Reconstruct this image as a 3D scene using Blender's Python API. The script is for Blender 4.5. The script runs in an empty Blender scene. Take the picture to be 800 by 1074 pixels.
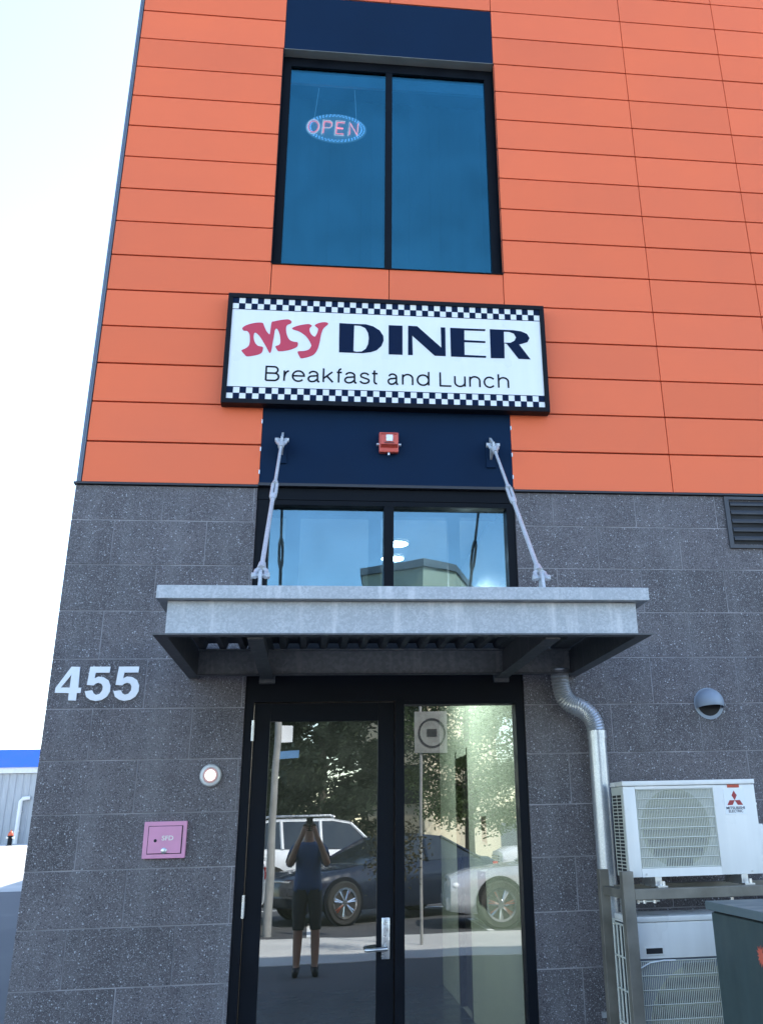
import bpy, bmesh, math, random
from mathutils import Vector, Matrix
R = math.radians
rnd = random.Random(7)
sc = bpy.context.scene
col = sc.collection

# ------------------------------------------------------------------ camera
cam_d = bpy.data.cameras.new("camera")
cam = bpy.data.objects.new("camera", cam_d)
col.objects.link(cam)
yaw, pitch, roll = 0.1403, 0.4109, -0.0239
fw = Vector((math.sin(yaw) * math.cos(pitch), math.cos(yaw) * math.cos(pitch), math.sin(pitch)))
rt = Vector((math.cos(yaw), -math.sin(yaw), 0))
up = rt.cross(fw)
rt2 = rt * math.cos(roll) + up * math.sin(roll)
up2 = up * math.cos(roll) - rt * math.sin(roll)
m = Matrix((rt2, up2, -fw)).transposed().to_4x4()
m.translation = Vector((0, -6.8139, 1.7))
cam.matrix_world = m
cam_d.sensor_fit = 'VERTICAL'
cam_d.sensor_height = 36
cam_d.lens = 36 * 1051.2 / 1074
cam_d.shift_x = (400 - 475.8) / 1074
cam_d.shift_y = -(537 - 401.26) / 1074
cam_d.clip_start = 0.02
cam_d.clip_end = 3000
sc.camera = cam

# ------------------------------------------------------------------ sky and sun
SUN = Vector((7.5, 9.2, 12.0)).normalized()
world = bpy.data.worlds.new("World")
sc.world = world
world.use_nodes = True
wn = world.node_tree
bg = wn.nodes["Background"]
sky = wn.nodes.new("ShaderNodeTexSky")
sky.sky_type = 'NISHITA'
sky.sun_disc = False
sky.sun_elevation = math.asin(SUN.z)
sky.sun_rotation = math.atan2(SUN.x, SUN.y)
sky.air_density = 1.0
sky.dust_density = 0.4
sky.ozone_density = 1.0
wn.links.new(sky.outputs[0], bg.inputs[0])
bg.inputs[1].default_value = 0.15
sun_d = bpy.data.lights.new("sun", 'SUN')
sun_d.energy = 3.0
sun_d.angle = R(0.53)
sun_d.color = (1.0, 0.96, 0.91)
sun = bpy.data.objects.new("sun", sun_d)
col.objects.link(sun)
sun.rotation_euler = SUN.to_track_quat('Z', 'Y').to_euler()
sc.view_settings.view_transform = 'Standard'
sc.view_settings.look = 'None'
sc.view_settings.exposure = 1.95
sc.view_settings.gamma = 1.0

# ------------------------------------------------------------------ helpers
class MB:
    """collects shapes into one mesh"""
    def __init__(s):
        s.bm = bmesh.new()
    def box(s, x0, x1, y0, y1, z0, z1, bev=0, M=None):
        r = bmesh.ops.create_cube(s.bm, size=1)
        vs = r['verts']
        for v in vs:
            v.co = Vector(((x0 + x1) / 2 + v.co.x * (x1 - x0), (y0 + y1) / 2 + v.co.y * (y1 - y0), (z0 + z1) / 2 + v.co.z * (z1 - z0)))
            if M: v.co = M @ v.co
        if bev:
            es = list({e for v in vs for e in v.link_edges})
            bmesh.ops.bevel(s.bm, geom=es, offset=bev, segments=2, affect='EDGES', profile=0.6)
        return s
    def cyl(s, p0, p1, r0, r1=None, n=20, cap=True):
        r1 = r0 if r1 is None else r1
        p0, p1 = Vector(p0), Vector(p1)
        d = p1 - p0
        q = d.to_track_quat('Z', 'Y').to_matrix().to_4x4()
        q.translation = (p0 + p1) / 2
        bmesh.ops.create_cone(s.bm, cap_ends=cap, segments=n, radius1=r0, radius2=r1, depth=d.length, matrix=q)
        return s
    def tube(s, pts, r, n=16, cap=True):
        pts = [Vector(p) for p in pts]
        rad = r if isinstance(r, (list, tuple)) else [r] * len(pts)
        rings = []
        prev = None
        for i, p in enumerate(pts):
            t = (pts[min(i + 1, len(pts) - 1)] - pts[max(i - 1, 0)]).normalized()
            if prev is None:
                a = t.orthogonal().normalized()
            else:
                a = (prev - t * prev.dot(t)).normalized()
            prev = a
            b = t.cross(a)
            rings.append([s.bm.verts.new(p + (a * math.cos(k * 2 * math.pi / n) + b * math.sin(k * 2 * math.pi / n)) * rad[i]) for k in range(n)])
        for i in range(len(rings) - 1):
            for k in range(n):
                s.bm.faces.new((rings[i][k], rings[i][(k + 1) % n], rings[i + 1][(k + 1) % n], rings[i + 1][k]))
        if cap:
            s.bm.faces.new(rings[0][::-1]); s.bm.faces.new(rings[-1])
        return s
    def lathe(s, prof, c, axis='z', n=28):
        rings = []
        for r, h in prof:
            ring = []
            for k in range(n):
                a = 2 * math.pi * k / n
                ca, sa = math.cos(a) * r, math.sin(a) * r
                o = {'z': (ca, sa, h), 'y': (ca, h, sa), 'x': (h, ca, sa)}[axis]
                ring.append(s.bm.verts.new(Vector(c) + Vector(o)))
            rings.append(ring)
        for i in range(len(rings) - 1):
            for k in range(n):
                s.bm.faces.new((rings[i][k], rings[i][(k + 1) % n], rings[i + 1][(k + 1) % n], rings[i + 1][k]))
        s.bm.faces.new(rings[0][::-1]); s.bm.faces.new(rings[-1])
        return s
    def poly(s, pts, d):
        """prism: closed polygon of 3-D points extruded along d (convex or simple)"""
        pts = [Vector(p) for p in pts]
        d = Vector(d)
        a = [s.bm.verts.new(p) for p in pts]
        b = [s.bm.verts.new(p + d) for p in pts]
        n = len(pts)
        s.bm.faces.new(a); s.bm.faces.new(b[::-1])
        for i in range(n):
            s.bm.faces.new((a[i], b[i], b[(i + 1) % n], a[(i + 1) % n]))
        return s
    def loft(s, rings, cap=True):
        R_ = [[s.bm.verts.new(Vector(p)) for p in r] for r in rings]
        n = len(R_[0])
        for i in range(len(R_) - 1):
            for k in range(n):
                s.bm.faces.new((R_[i][k], R_[i][(k + 1) % n], R_[i + 1][(k + 1) % n], R_[i + 1][k]))
        if cap:
            s.bm.faces.new(R_[0][::-1]); s.bm.faces.new(R_[-1])
        return s
    def sphere(s, c, r, seg=16, scale=(1, 1, 1)):
        M = Matrix.Translation(Vector(c)) @ Matrix.Diagonal((*scale, 1))
        bmesh.ops.create_uvsphere(s.bm, u_segments=seg, v_segments=max(6, seg * 2 // 3), radius=r, matrix=M)
        return s
    def build(s, name, m, parent=None, smooth=False, M=None):
        bmesh.ops.recalc_face_normals(s.bm, faces=s.bm.faces)
        me = bpy.data.meshes.new(name)
        s.bm.to_mesh(me)
        s.bm.free()
        if M is not None: me.transform(M)
        me.materials.append(m)
        if smooth:
            me.polygons.foreach_set('use_smooth', [True] * len(me.polygons))
            try: me.set_sharp_from_angle(angle=R(38))
            except Exception: pass
        o = bpy.data.objects.new(name, me)
        col.objects.link(o)
        if parent is not None: put(o, parent)
        return o

def world_of(o):
    M = o.matrix_basis.copy()
    while o.parent:
        M = o.parent.matrix_basis @ o.matrix_parent_inverse @ M if False else o.parent.matrix_basis @ M
        o = o.parent
    return M
def put(o, parent):
    """parent a mesh whose coordinates are in world space"""
    W = world_of(parent)
    o.data.transform(W.inverted()) if o.type == 'MESH' else None
    o.parent = parent
def tag(o, label=None, cat=None, group=None, kind=None):
    for k, v in (('label', label), ('category', cat), ('group', group), ('kind', kind)):
        if v: o[k] = v
    return o
def thing(name, loc, label, cat, group=None, rz=0):
    o = bpy.data.objects.new(name, None)
    o.empty_display_size = 0.2
    o.location = loc
    o.rotation_euler.z = rz
    col.objects.link(o)
    return tag(o, label, cat, group)
def glyph(name, contours, y, depth, m, parent):
    """flat lettering: closed contours in the XZ plane, holes by even-odd, front face at y - depth"""
    cu = bpy.data.curves.new(name, 'CURVE')
    cu.dimensions = '2D'
    cu.fill_mode = 'BOTH'
    cu.extrude = depth / 2
    for c in contours:
        sp = cu.splines.new('POLY')
        sp.points.add(len(c) - 1)
        for p, (x, z) in zip(sp.points, c): p.co = (x, z, 0, 1)
        sp.use_cyclic_u = True
    return curve_mesh(name, cu, Matrix.Translation((0, y - depth / 2, 0)) @ Matrix.Rotation(R(90), 4, 'X'), m, parent)
def curve_mesh(name, cu, M, m, parent):
    t = bpy.data.objects.new(name + '_tmp', cu)
    col.objects.link(t)
    bpy.context.view_layer.update()
    dg = bpy.context.evaluated_depsgraph_get()
    me = bpy.data.meshes.new_from_object(t.evaluated_get(dg))
    bpy.data.objects.remove(t)
    me.transform(M)
    me.materials.clear(); me.materials.append(m)
    me.name = name
    o = bpy.data.objects.new(name, me)
    col.objects.link(o)
    if parent is not None: put(o, parent)
    return o
def text(name, body, x0, x1, zbase, cap, y, depth, m, parent, off=0.0, shear=0, x_axis=None):
    """lettering in the built-in font fitted between x0 and x1; front at y - depth"""
    cu = bpy.data.curves.new(name, 'FONT')
    cu.body = body
    cu.extrude = 0.5
    cu.offset = off
    cu.shear = shear
    o = curve_mesh(name, cu, Matrix.Identity(4), m, None)
    xs = [v.co.x for v in o.data.vertices]
    a, b = min(xs), max(xs)
    sx = (x1 - x0) / (b - a)
    sz = cap / 0.729
    M = Matrix.Translation((x0, y - depth / 2, zbase)) @ Matrix.Rotation(R(90), 4, 'X') @ Matrix.Diagonal((sx, sz, depth, 1)) @ Matrix.Translation((-a, 0, 0))
    if x_axis is not None: M = x_axis @ M
    o.data.transform(M)
    if parent is not None: put(o, parent)
    return o
def smoothed(pts, n=3):
    """Catmull-Rom through a closed outline"""
    out = []
    k = len(pts)
    for i in range(k):
        p0, p1, p2, p3 = pts[i - 1], pts[i], pts[(i + 1) % k], pts[(i + 2) % k]
        for j in range(n):
            t = j / n
            out.append(tuple(0.5 * (2 * p1[c] + (p2[c] - p0[c]) * t + (2 * p0[c] - 5 * p1[c] + 4 * p2[c] - p3[c]) * t * t + (3 * p1[c] - p0[c] - 3 * p2[c] + p3[c]) * t ** 3) for c in (0, 1)))
    return out

# ------------------------------------------------------------------ materials
def nt(name):
    m = bpy.data.materials.new(name)
    m.use_nodes = True
    t = m.node_tree
    return m, t, t.nodes, t.nodes["Principled BSDF"]
def mat(name, c, rough=0.5, metal=0.0, var=0.08, scale=6.0, bump=0.0, bscale=60.0, island=0.0, streak=0.0, spec=0.5, rvar=0.12):
    """plain surface with cloudy tone variation, optional per-piece tint, vertical weather streaks and fine bump"""
    m, t, N, b = nt(name)
    L = t.links.new
    tc = N.new("ShaderNodeTexCoord")
    no = N.new("ShaderNodeTexNoise"); no.inputs['Scale'].default_value = scale; no.inputs['Detail'].default_value = 6
    L(tc.outputs['Object'], no.inputs['Vector'])
    mr = N.new("ShaderNodeMapRange"); mr.inputs['From Min'].default_value = 0.3; mr.inputs['From Max'].default_value = 0.7
    mr.inputs['To Min'].default_value = 1 - var; mr.inputs['To Max'].default_value = 1 + var
    L(no.outputs[0], mr.inputs['Value'])
    fac = mr.outputs[0]
    if island:
        ge = N.new("ShaderNodeNewGeometry")
        m2 = N.new("ShaderNodeMapRange"); m2.inputs['To Min'].default_value = 1 - island; m2.inputs['To Max'].default_value = 1 + island
        L(ge.outputs['Random Per Island'], m2.inputs['Value'])
        mu = N.new("ShaderNodeMath"); mu.operation = 'MULTIPLY'
        L(fac, mu.inputs[0]); L(m2.outputs[0], mu.inputs[1]); fac = mu.outputs[0]
    if streak:
        mp = N.new("ShaderNodeMapping"); mp.inputs['Scale'].default_value = (9, 9, 0.5)
        L(tc.outputs['Object'], mp.inputs['Vector'])
        n2 = N.new("ShaderNodeTexNoise"); n2.inputs['Scale'].default_value = 2.0; n2.inputs['Detail'].default_value = 5
        L(mp.outputs[0], n2.inputs['Vector'])
        m3 = N.new("ShaderNodeMapRange"); m3.inputs['From Min'].default_value = 0.35; m3.inputs['From Max'].default_value = 0.7
        m3.inputs['To Min'].default_value = 1 - streak; m3.inputs['To Max'].default_value = 1 + streak
        L(n2.outputs[0], m3.inputs['Value'])
        mu = N.new("ShaderNodeMath"); mu.operation = 'MULTIPLY'
        L(fac, mu.inputs[0]); L(m3.outputs[0], mu.inputs[1]); fac = mu.outputs[0]
    vm = N.new("ShaderNodeVectorMath"); vm.operation = 'SCALE'
    vm.inputs[0].default_value = c
    L(fac, vm.inputs['Scale'])
    L(vm.outputs[0], b.inputs['Base Color'])
    m4 = N.new("ShaderNodeMapRange"); m4.inputs['From Min'].default_value = 0.3; m4.inputs['From Max'].default_value = 0.7
    m4.inputs['To Min'].default_value = max(0, rough - rvar); m4.inputs['To Max'].default_value = min(1, rough + rvar)
    L(no.outputs[0], m4.inputs['Value']); L(m4.outputs[0], b.inputs['Roughness'])
    b.inputs['Metallic'].default_value = metal
    b.inputs['Specular IOR Level'].default_value = spec
    if bump:
        n3 = N.new("ShaderNodeTexNoise"); n3.inputs['Scale'].default_value = bscale; n3.inputs['Detail'].default_value = 4
        L(tc.outputs['Object'], n3.inputs['Vector'])
        bp = N.new("ShaderNodeBump"); bp.inputs['Strength'].default_value = bump; bp.inputs['Distance'].default_value = 0.01
        L(n3.outputs[0], bp.inputs['Height']); L(bp.outputs[0], b.inputs['Normal'])
    return m
def mat_stone():
    """ground-face dark masonry unit with pale aggregate flecks"""
    m, t, N, b = nt("ground_face_block")
    L = t.links.new
    tc = N.new("ShaderNodeTexCoord")
    base = N.new("ShaderNodeTexNoise"); base.inputs['Scale'].default_value = 5; base.inputs['Detail'].default_value = 8; base.inputs['Roughness'].default_value = 0.7
    L(tc.outputs['Object'], base.inputs['Vector'])
    r1 = N.new("ShaderNodeValToRGB")
    r1.color_ramp.elements[0].position = 0.3; r1.color_ramp.elements[0].color = (0.068, 0.060, 0.065, 1)
    r1.color_ramp.elements[1].position = 0.72; r1.color_ramp.elements[1].color = (0.126, 0.112, 0.119, 1)
    L(base.outputs[0], r1.inputs[0])
    ge = N.new("ShaderNodeNewGeometry")
    mi = N.new("ShaderNodeMapRange"); mi.inputs['To Min'].default_value = 0.82; mi.inputs['To Max'].default_value = 1.16
    L(ge.outputs['Random Per Island'], mi.inputs['Value'])
    vs = N.new("ShaderNodeVectorMath"); vs.operation = 'SCALE'
    L(r1.outputs[0], vs.inputs[0]); L(mi.outputs[0], vs.inputs['Scale'])
    cur = vs.outputs[0]
    # flecks of two sizes, each cell of the texture with its own chance
    for sc_, th, rad, colr in ((110, 0.60, 0.30, (0.022, 0.023, 0.028, 1)), (170, 0.50, 0.34, (0.21, 0.205, 0.215, 1)), (122, 0.84, 0.32, (0.28, 0.28, 0.30, 1)), (74, 0.935, 0.24, (0.42, 0.43, 0.46, 1))):
        v = N.new("ShaderNodeTexVoronoi"); v.inputs['Scale'].default_value = sc_
        L(tc.outputs['Object'], v.inputs['Vector'])
        sp = N.new("ShaderNodeSeparateColor"); L(v.outputs['Color'], sp.inputs[0])
        g1 = N.new("ShaderNodeMath"); g1.operation = 'GREATER_THAN'; g1.inputs[1].default_value = th
        L(sp.outputs[0], g1.inputs[0])
        mr = N.new("ShaderNodeMapRange"); mr.inputs['From Min'].default_value = rad; mr.inputs['From Max'].default_value = rad + 0.12
        mr.inputs['To Min'].default_value = 1; mr.inputs['To Max'].default_value = 0
        L(v.outputs['Distance'], mr.inputs['Value'])
        mu = N.new("ShaderNodeMath"); mu.operation = 'MULTIPLY'
        L(g1.outputs[0], mu.inputs[0]); L(mr.outputs[0], mu.inputs[1])
        mx = N.new("ShaderNodeMix"); mx.data_type = 'RGBA'
        L(mu.outputs[0], mx.inputs['Factor']); L(cur, mx.inputs[6]); mx.inputs[7].default_value = colr
        cur = mx.outputs[2]
    # pale lime wash-out running down from the top of the wall
    mp = N.new("ShaderNodeMapping"); mp.inputs['Scale'].default_value = (3.5, 3.5, 0.45)
    L(tc.outputs['Object'], mp.inputs['Vector'])
    n2 = N.new("ShaderNodeTexNoise"); n2.inputs['Scale'].default_value = 1.6; n2.inputs['Detail'].default_value = 6
    L(mp.outputs[0], n2.inputs['Vector'])
    m3 = N.new("ShaderNodeMapRange"); m3.inputs['From Min'].default_value = 0.48; m3.inputs['From Max'].default_value = 0.8
    m3.inputs['To Max'].default_value = 0.26
    L(n2.outputs[0], m3.inputs['Value'])
    mx = N.new("ShaderNodeMix"); mx.data_type = 'RGBA'
    L(m3.outputs[0], mx.inputs['Factor']); L(cur, mx.inputs[6]); mx.inputs[7].default_value = (0.26, 0.26, 0.27, 1)
    L(mx.outputs[2], b.inputs['Base Color'])
    b.inputs['Roughness'].default_value = 0.62
    bp = N.new("ShaderNodeBump"); bp.inputs['Strength'].default_value = 0.25; bp.inputs['Distance'].default_value = 0.004
    n3 = N.new("ShaderNodeTexNoise"); n3.inputs['Scale'].default_value = 140
    L(tc.outputs['Object'], n3.inputs['Vector']); L(n3.outputs[0], bp.inputs['Height']); L(bp.outputs[0], b.inputs['Normal'])
    return m
def mat_galv(name, tone=0.5, metal=0.55, rough=0.48, scale=55, streak=True):
    """galvanised steel: spangle cells and pale run marks"""
    m, t, N, b = nt(name)
    L = t.links.new
    tc = N.new("ShaderNodeTexCoord")
    v = N.new("ShaderNodeTexVoronoi"); v.inputs['Scale'].default_value = scale
    n0 = N.new("ShaderNodeTexNoise"); n0.inputs['Scale'].default_value = scale * 0.6
    L(tc.outputs['Object'], n0.inputs['Vector'])
    vm = N.new("ShaderNodeVectorMath"); vm.operation = 'MULTIPLY_ADD'; vm.inputs[1].default_value = (0.02, 0.02, 0.02)
    L(n0.outputs['Color'], vm.inputs[0]); L(tc.outputs['Object'], vm.inputs[2])
    L(vm.outputs[0], v.inputs['Vector'])
    sp = N.new("ShaderNodeSeparateColor"); L(v.outputs['Color'], sp.inputs[0])
    n1 = N.new("ShaderNodeTexNoise"); n1.inputs['Scale'].default_value = 7; n1.inputs['Detail'].default_value = 6
    L(tc.outputs['Object'], n1.inputs['Vector'])
    ad = N.new("ShaderNodeMath"); ad.operation = 'ADD'
    L(sp.outputs[0], ad.inputs[0]); L(n1.outputs[0], ad.inputs[1])
    r = N.new("ShaderNodeValToRGB")
    r.color_ramp.elements[0].position = 0.45; r.color_ramp.elements[0].color = (tone * 0.83, tone * 0.88, tone * 0.93, 1)
    r.color_ramp.elements[1].position = 1.0; r.color_ramp.elements[1].color = (tone * 1.12, tone * 1.17, tone * 1.22, 1)
    mh = N.new("ShaderNodeMath"); mh.operation = 'MULTIPLY'; mh.inputs[1].default_value = 0.62
    L(ad.outputs[0], mh.inputs[0]); L(mh.outputs[0], r.inputs[0])
    cur = r.outputs[0]
    if streak:
        mp = N.new("ShaderNodeMapping"); mp.inputs['Scale'].default_value = (11, 11, 1.2)
        L(tc.outputs['Object'], mp.inputs['Vector'])
        n2 = N.new("ShaderNodeTexNoise"); n2.inputs['Scale'].default_value = 1.5; n2.inputs['Detail'].default_value = 6
        L(mp.outputs[0], n2.inputs['Vector'])
        m3 = N.new("ShaderNodeMapRange"); m3.inputs['From Min'].default_value = 0.55; m3.inputs['From Max'].default_value = 0.75; m3.inputs['To Max'].default_value = 0.75
        L(n2.outputs[0], m3.inputs['Value'])
        mx = N.new("ShaderNodeMix"); mx.data_type = 'RGBA'
        L(m3.outputs[0], mx.inputs['Factor']); L(cur, mx.inputs[6]); mx.inputs[7].default_value = (min(0.8, tone * 1.6),) * 3 + (1,)
        cur = mx.outputs[2]
    L(cur, b.inputs['Base Color'])
    b.inputs['Metallic'].default_value = metal
    b.inputs['Roughness'].default_value = rough
    return m
def mat_glass(name, tint=(0.55, 0.6, 0.6), refl=0.16, rcol=(1, 1, 1)):
    """window glass: clear tinted body with a mirror coat that grows at grazing angles"""
    m = bpy.data.materials.new(name)
    m.use_nodes = True
    t = m.node_tree; N = t.nodes; L = t.links.new
    N.clear()
    out = N.new("ShaderNodeOutputMaterial")
    mix = N.new("ShaderNodeMixShader")
    tr = N.new("ShaderNodeBsdfTransparent"); tr.inputs[0].default_value = (*tint, 1)
    gl = N.new("ShaderNodeBsdfGlossy"); gl.inputs['Roughness'].default_value = 0.0; gl.inputs[0].default_value = (*rcol, 1)
    fr = N.new("ShaderNodeFresnel"); fr.inputs[0].default_value = 1.5
    ad = N.new("ShaderNodeMath"); ad.operation = 'ADD'; ad.use_clamp = True; ad.inputs[1].default_value = refl - 0.04
    tc = N.new("ShaderNodeTexCoord")
    no = N.new("ShaderNodeTexNoise"); no.inputs['Scale'].default_value = 1.3; no.inputs['Detail'].default_value = 1
    L(tc.outputs['Object'], no.inputs['Vector'])
    bp = N.new("ShaderNodeBump"); bp.inputs['Strength'].default_value = 0.05; bp.inputs['Distance'].default_value = 0.02
    L(no.outputs[0], bp.inputs['Height']); L(bp.outputs[0], gl.inputs['Normal'])
    sm = N.new("ShaderNodeTexNoise"); sm.inputs['Scale'].default_value = 2.2; sm.inputs['Detail'].default_value = 7; sm.inputs['Distortion'].default_value = 0.6
    L(tc.outputs['Object'], sm.inputs['Vector'])
    s2 = N.new("ShaderNodeMapRange"); s2.inputs['From Min'].default_value = 0.3; s2.inputs['From Max'].default_value = 0.7; s2.inputs['To Min'].default_value = 0.86; s2.inputs['To Max'].default_value = 1.12
    L(sm.outputs[0], s2.inputs['Value'])
    mu = N.new("ShaderNodeMath"); mu.operation = 'MULTIPLY'
    L(fr.outputs[0], ad.inputs[0]); L(ad.outputs[0], mu.inputs[0]); L(s2.outputs[0], mu.inputs[1]); L(mu.outputs[0], mix.inputs[0])
    L(tr.outputs[0], mix.inputs[1]); L(gl.outputs[0], mix.inputs[2]); L(mix.outputs[0], out.inputs[0])
    return m
def mat_emit(name, c, e):
    m, t, N, b = nt(name)
    b.inputs['Base Color'].default_value = (*[min(1, x) for x in c], 1)
    b.inputs['Emission Color'].default_value = (*c, 1)
    b.inputs['Emission Strength'].default_value = e
    return m
def mat_leaf(name, a, b_):
    m, t, N, b = nt(name)
    L = t.links.new
    ge = N.new("ShaderNodeNewGeometry")
    r = N.new("ShaderNodeValToRGB")
    r.color_ramp.elements[0].color = (*a, 1); r.color_ramp.elements[1].color = (*b_, 1)
    L(ge.outputs['Random Per Island'], r.inputs[0]); L(r.outputs[0], b.inputs['Base Color'])
    b.inputs['Roughness'].default_value = 0.6
    b.inputs['Specular IOR Level'].default_value = 0.25
    return m

ORANGE = mat("orange_panel", (0.85, 0.168, 0.068), 0.55, var=0.05, scale=0.9, island=0.045, streak=0.0, spec=0.3)
NAVY = mat("navy_panel", (0.007, 0.021, 0.052), 0.6, var=0.08, scale=2, spec=0.06)
FRAME = mat("dark_bronze_frame", (0.005, 0.007, 0.011), 0.45, var=0.15, spec=0.10)
BACK = mat("dark_joint_backing", (0.03, 0.012, 0.009), 0.9)
STONE = mat_stone()
MORTAR = mat("mortar", (0.25, 0.24, 0.25), 0.9, var=0.5, scale=3.0, bump=0.3)
TRIM = mat("blue_grey_trim", (0.13, 0.16, 0.21), 0.45, metal=0.2, var=0.06)
FLASH = mat("dark_flashing", (0.035, 0.037, 0.045), 0.45, metal=0.3, var=0.2, scale=9)
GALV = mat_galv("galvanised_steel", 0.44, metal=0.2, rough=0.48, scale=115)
GALV_SHADED = mat_galv("galvanised_shaded", 0.10, metal=0.2, rough=0.6)  # same steel coloured darker: the shade under the canopy is painted in
ROD = mat_galv("galvanised_rod", 0.52, metal=0.15, rough=0.42, scale=160, streak=False)
PIPE = mat_galv("galvanised_pipe", 0.50, metal=0.55, rough=0.3, scale=200, streak=False)
SILVER = mat("brushed_silver", (0.55, 0.56, 0.57), 0.32, metal=0.85, var=0.05, scale=20)
DIGIT = mat("silver_letter_metal", (0.84, 0.86, 0.87), 0.5, metal=0.0, var=0.04, scale=20)
WHITE_FACE = mat("white_sign_face", (0.80, 0.82, 0.83), 0.35, var=0.02, scale=3, streak=0.015)
SIGN_NAVY = mat("sign_navy", (0.005, 0.014, 0.044), 0.55, var=0.08, scale=20, spec=0.08)
SIGN_BLACK = mat("sign_black", (0.007, 0.009, 0.014), 0.5, var=0.08, spec=0.12)
SIGN_RED = mat("sign_red", (0.56, 0.035, 0.075), 0.4, var=0.05, scale=10)
RED = mat("alarm_red", (0.60, 0.09, 0.06), 0.35, var=0.06)
BOXPINK = mat("faded_red_box", (0.70, 0.30, 0.46), 0.42, var=0.06, scale=12)
ACWHITE = mat("off_white_enamel", (0.81, 0.80, 0.76), 0.35, var=0.03, scale=4, streak=0.03)
ACCREAM = mat("aged_cream_plastic", (0.60, 0.61, 0.54), 0.5, var=0.05, scale=10)
ACDARK = mat("cavity_shade", (0.012, 0.013, 0.015), 0.7)  # near-black colour stands for shade inside slots, gaps and recesses
FANCOL = mat("yellowed_fan", (0.38, 0.39, 0.25), 0.5, var=0.06)
FIN = mat("coil_fin", (0.22, 0.25, 0.32), 0.5, metal=0.4, var=0.1, scale=20)
STRUT = mat("weathered_strut", (0.20, 0.185, 0.155), 0.55, metal=0.35, var=0.25, scale=8)
CABINET = mat("dark_green_cabinet", (0.045, 0.072, 0.072), 0.5, var=0.07, scale=5, streak=0.06)
CABLID = mat("grey_green_lid", (0.12, 0.16, 0.17), 0.45, var=0.08, scale=6)
VENTM = mat("blue_grey_vent", (0.26, 0.31, 0.37), 0.5, metal=0.1, var=0.08, scale=9)
GLASS_DOOR = mat_glass("door_glass", (0.50, 0.58, 0.55), 0.25)
GLASS_UP = mat_glass("tinted_upper_glass", (0.42, 0.58, 0.66), 0.125, (0.20, 0.72, 0.88))
GLASS_TR = mat_glass("transom_glass", (0.50, 0.60, 0.68), 0.165, (0.52, 0.84, 0.97))
PAINT_WALL = mat("grey_green_wall_paint", (0.60, 0.63, 0.57), 0.6, var=0.05, scale=2)
DARKTILE = mat("dark_floor_tile", (0.008, 0.011, 0.014), 0.25, var=0.2, scale=4)
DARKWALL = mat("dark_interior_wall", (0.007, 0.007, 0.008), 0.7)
CEIL = mat("interior_ceiling", (0.10, 0.12, 0.15), 0.7)
CONC = mat("concrete_paving", (0.46, 0.45, 0.42), 0.85, var=0.14, scale=0.6, bump=0.2)
ASPH = mat("asphalt", (0.055, 0.055, 0.057), 0.85, var=0.2, scale=0.8, bump=0.3)
LOT = mat("shade_dark_paving", (0.080, 0.081, 0.086), 0.85, var=0.2, scale=0.5, bump=0.2)  # paving darkened so the building's shade is partly in its colour
LAMP = mat_emit("lit_diffuser", (1.0, 0.97, 0.92), 14.0)
# ------------------------------------------------------------------ ground and roads
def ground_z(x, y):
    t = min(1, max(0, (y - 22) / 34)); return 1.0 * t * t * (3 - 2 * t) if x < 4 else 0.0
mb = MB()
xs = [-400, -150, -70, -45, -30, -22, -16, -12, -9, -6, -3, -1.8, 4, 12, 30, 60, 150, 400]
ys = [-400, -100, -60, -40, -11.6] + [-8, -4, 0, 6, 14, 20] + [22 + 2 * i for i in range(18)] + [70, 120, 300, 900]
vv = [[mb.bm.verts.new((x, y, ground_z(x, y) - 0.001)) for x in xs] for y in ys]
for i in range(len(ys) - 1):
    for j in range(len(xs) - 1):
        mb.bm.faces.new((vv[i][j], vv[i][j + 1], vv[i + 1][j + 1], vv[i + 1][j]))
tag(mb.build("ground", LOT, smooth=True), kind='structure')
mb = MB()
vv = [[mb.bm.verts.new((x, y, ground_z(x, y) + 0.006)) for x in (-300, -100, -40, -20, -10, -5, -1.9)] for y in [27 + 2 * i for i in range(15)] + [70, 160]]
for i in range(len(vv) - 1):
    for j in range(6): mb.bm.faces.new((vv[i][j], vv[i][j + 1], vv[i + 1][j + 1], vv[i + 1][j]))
tag(mb.build("pale_sunlit_lot", CONC, smooth=True), kind='structure')  # pale sheet paints the sunlit ground beyond the shadow edge
mb = MB(); mb.box(-120, 120, -11.6, -21.5, -0.02, 0.004)
tag(mb.build("road", ASPH), kind='structure')
mb = MB(); mb.box(-120, 120, -21.5, -21.3, -0.1, 0.13); mb.box(-120, 120, -26, -21.5, -0.1, 0.125)
tag(mb.build("pavement", CONC), kind='structure')
mb = MB(); mb.box(-120, 120, -11.6, -8.4, -0.02, 0.006)
tag(mb.build("sidewalk", CONC), kind='structure')  # paler strip, sunlight on the paving partly put into its colour
mb = MB()
for i in range(-12, 14): mb.box(i * 3.0, i * 3.0 + 0.10, -14.0, -11.7, 0.0, 0.008)
mb.box(-60, 60, -17.1, -17.0, 0.0, 0.008)
tag(mb.build("road_markings", mat("white_road_paint", (0.7, 0.7, 0.68), 0.7, var=0.1)), kind='structure')

# ------------------------------------------------------------------ the diner building
BX0, BX1, BTOP, BDEP = -1.652, 16.0, 12.0, 42.0
OX0, OX1 = -0.435, 1.382           # opening
bld = thing("diner_building", (0, 0, 0), "orange panel building over dark stone base, with a glass door and navy framed windows", "building")
ZO0, ZSP = 8.0608, 0.2995
def zrow(k): return ZO0 - ZSP * k
ZBOT = zrow(14)                    # 3.868
ZS = 3.850
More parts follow.
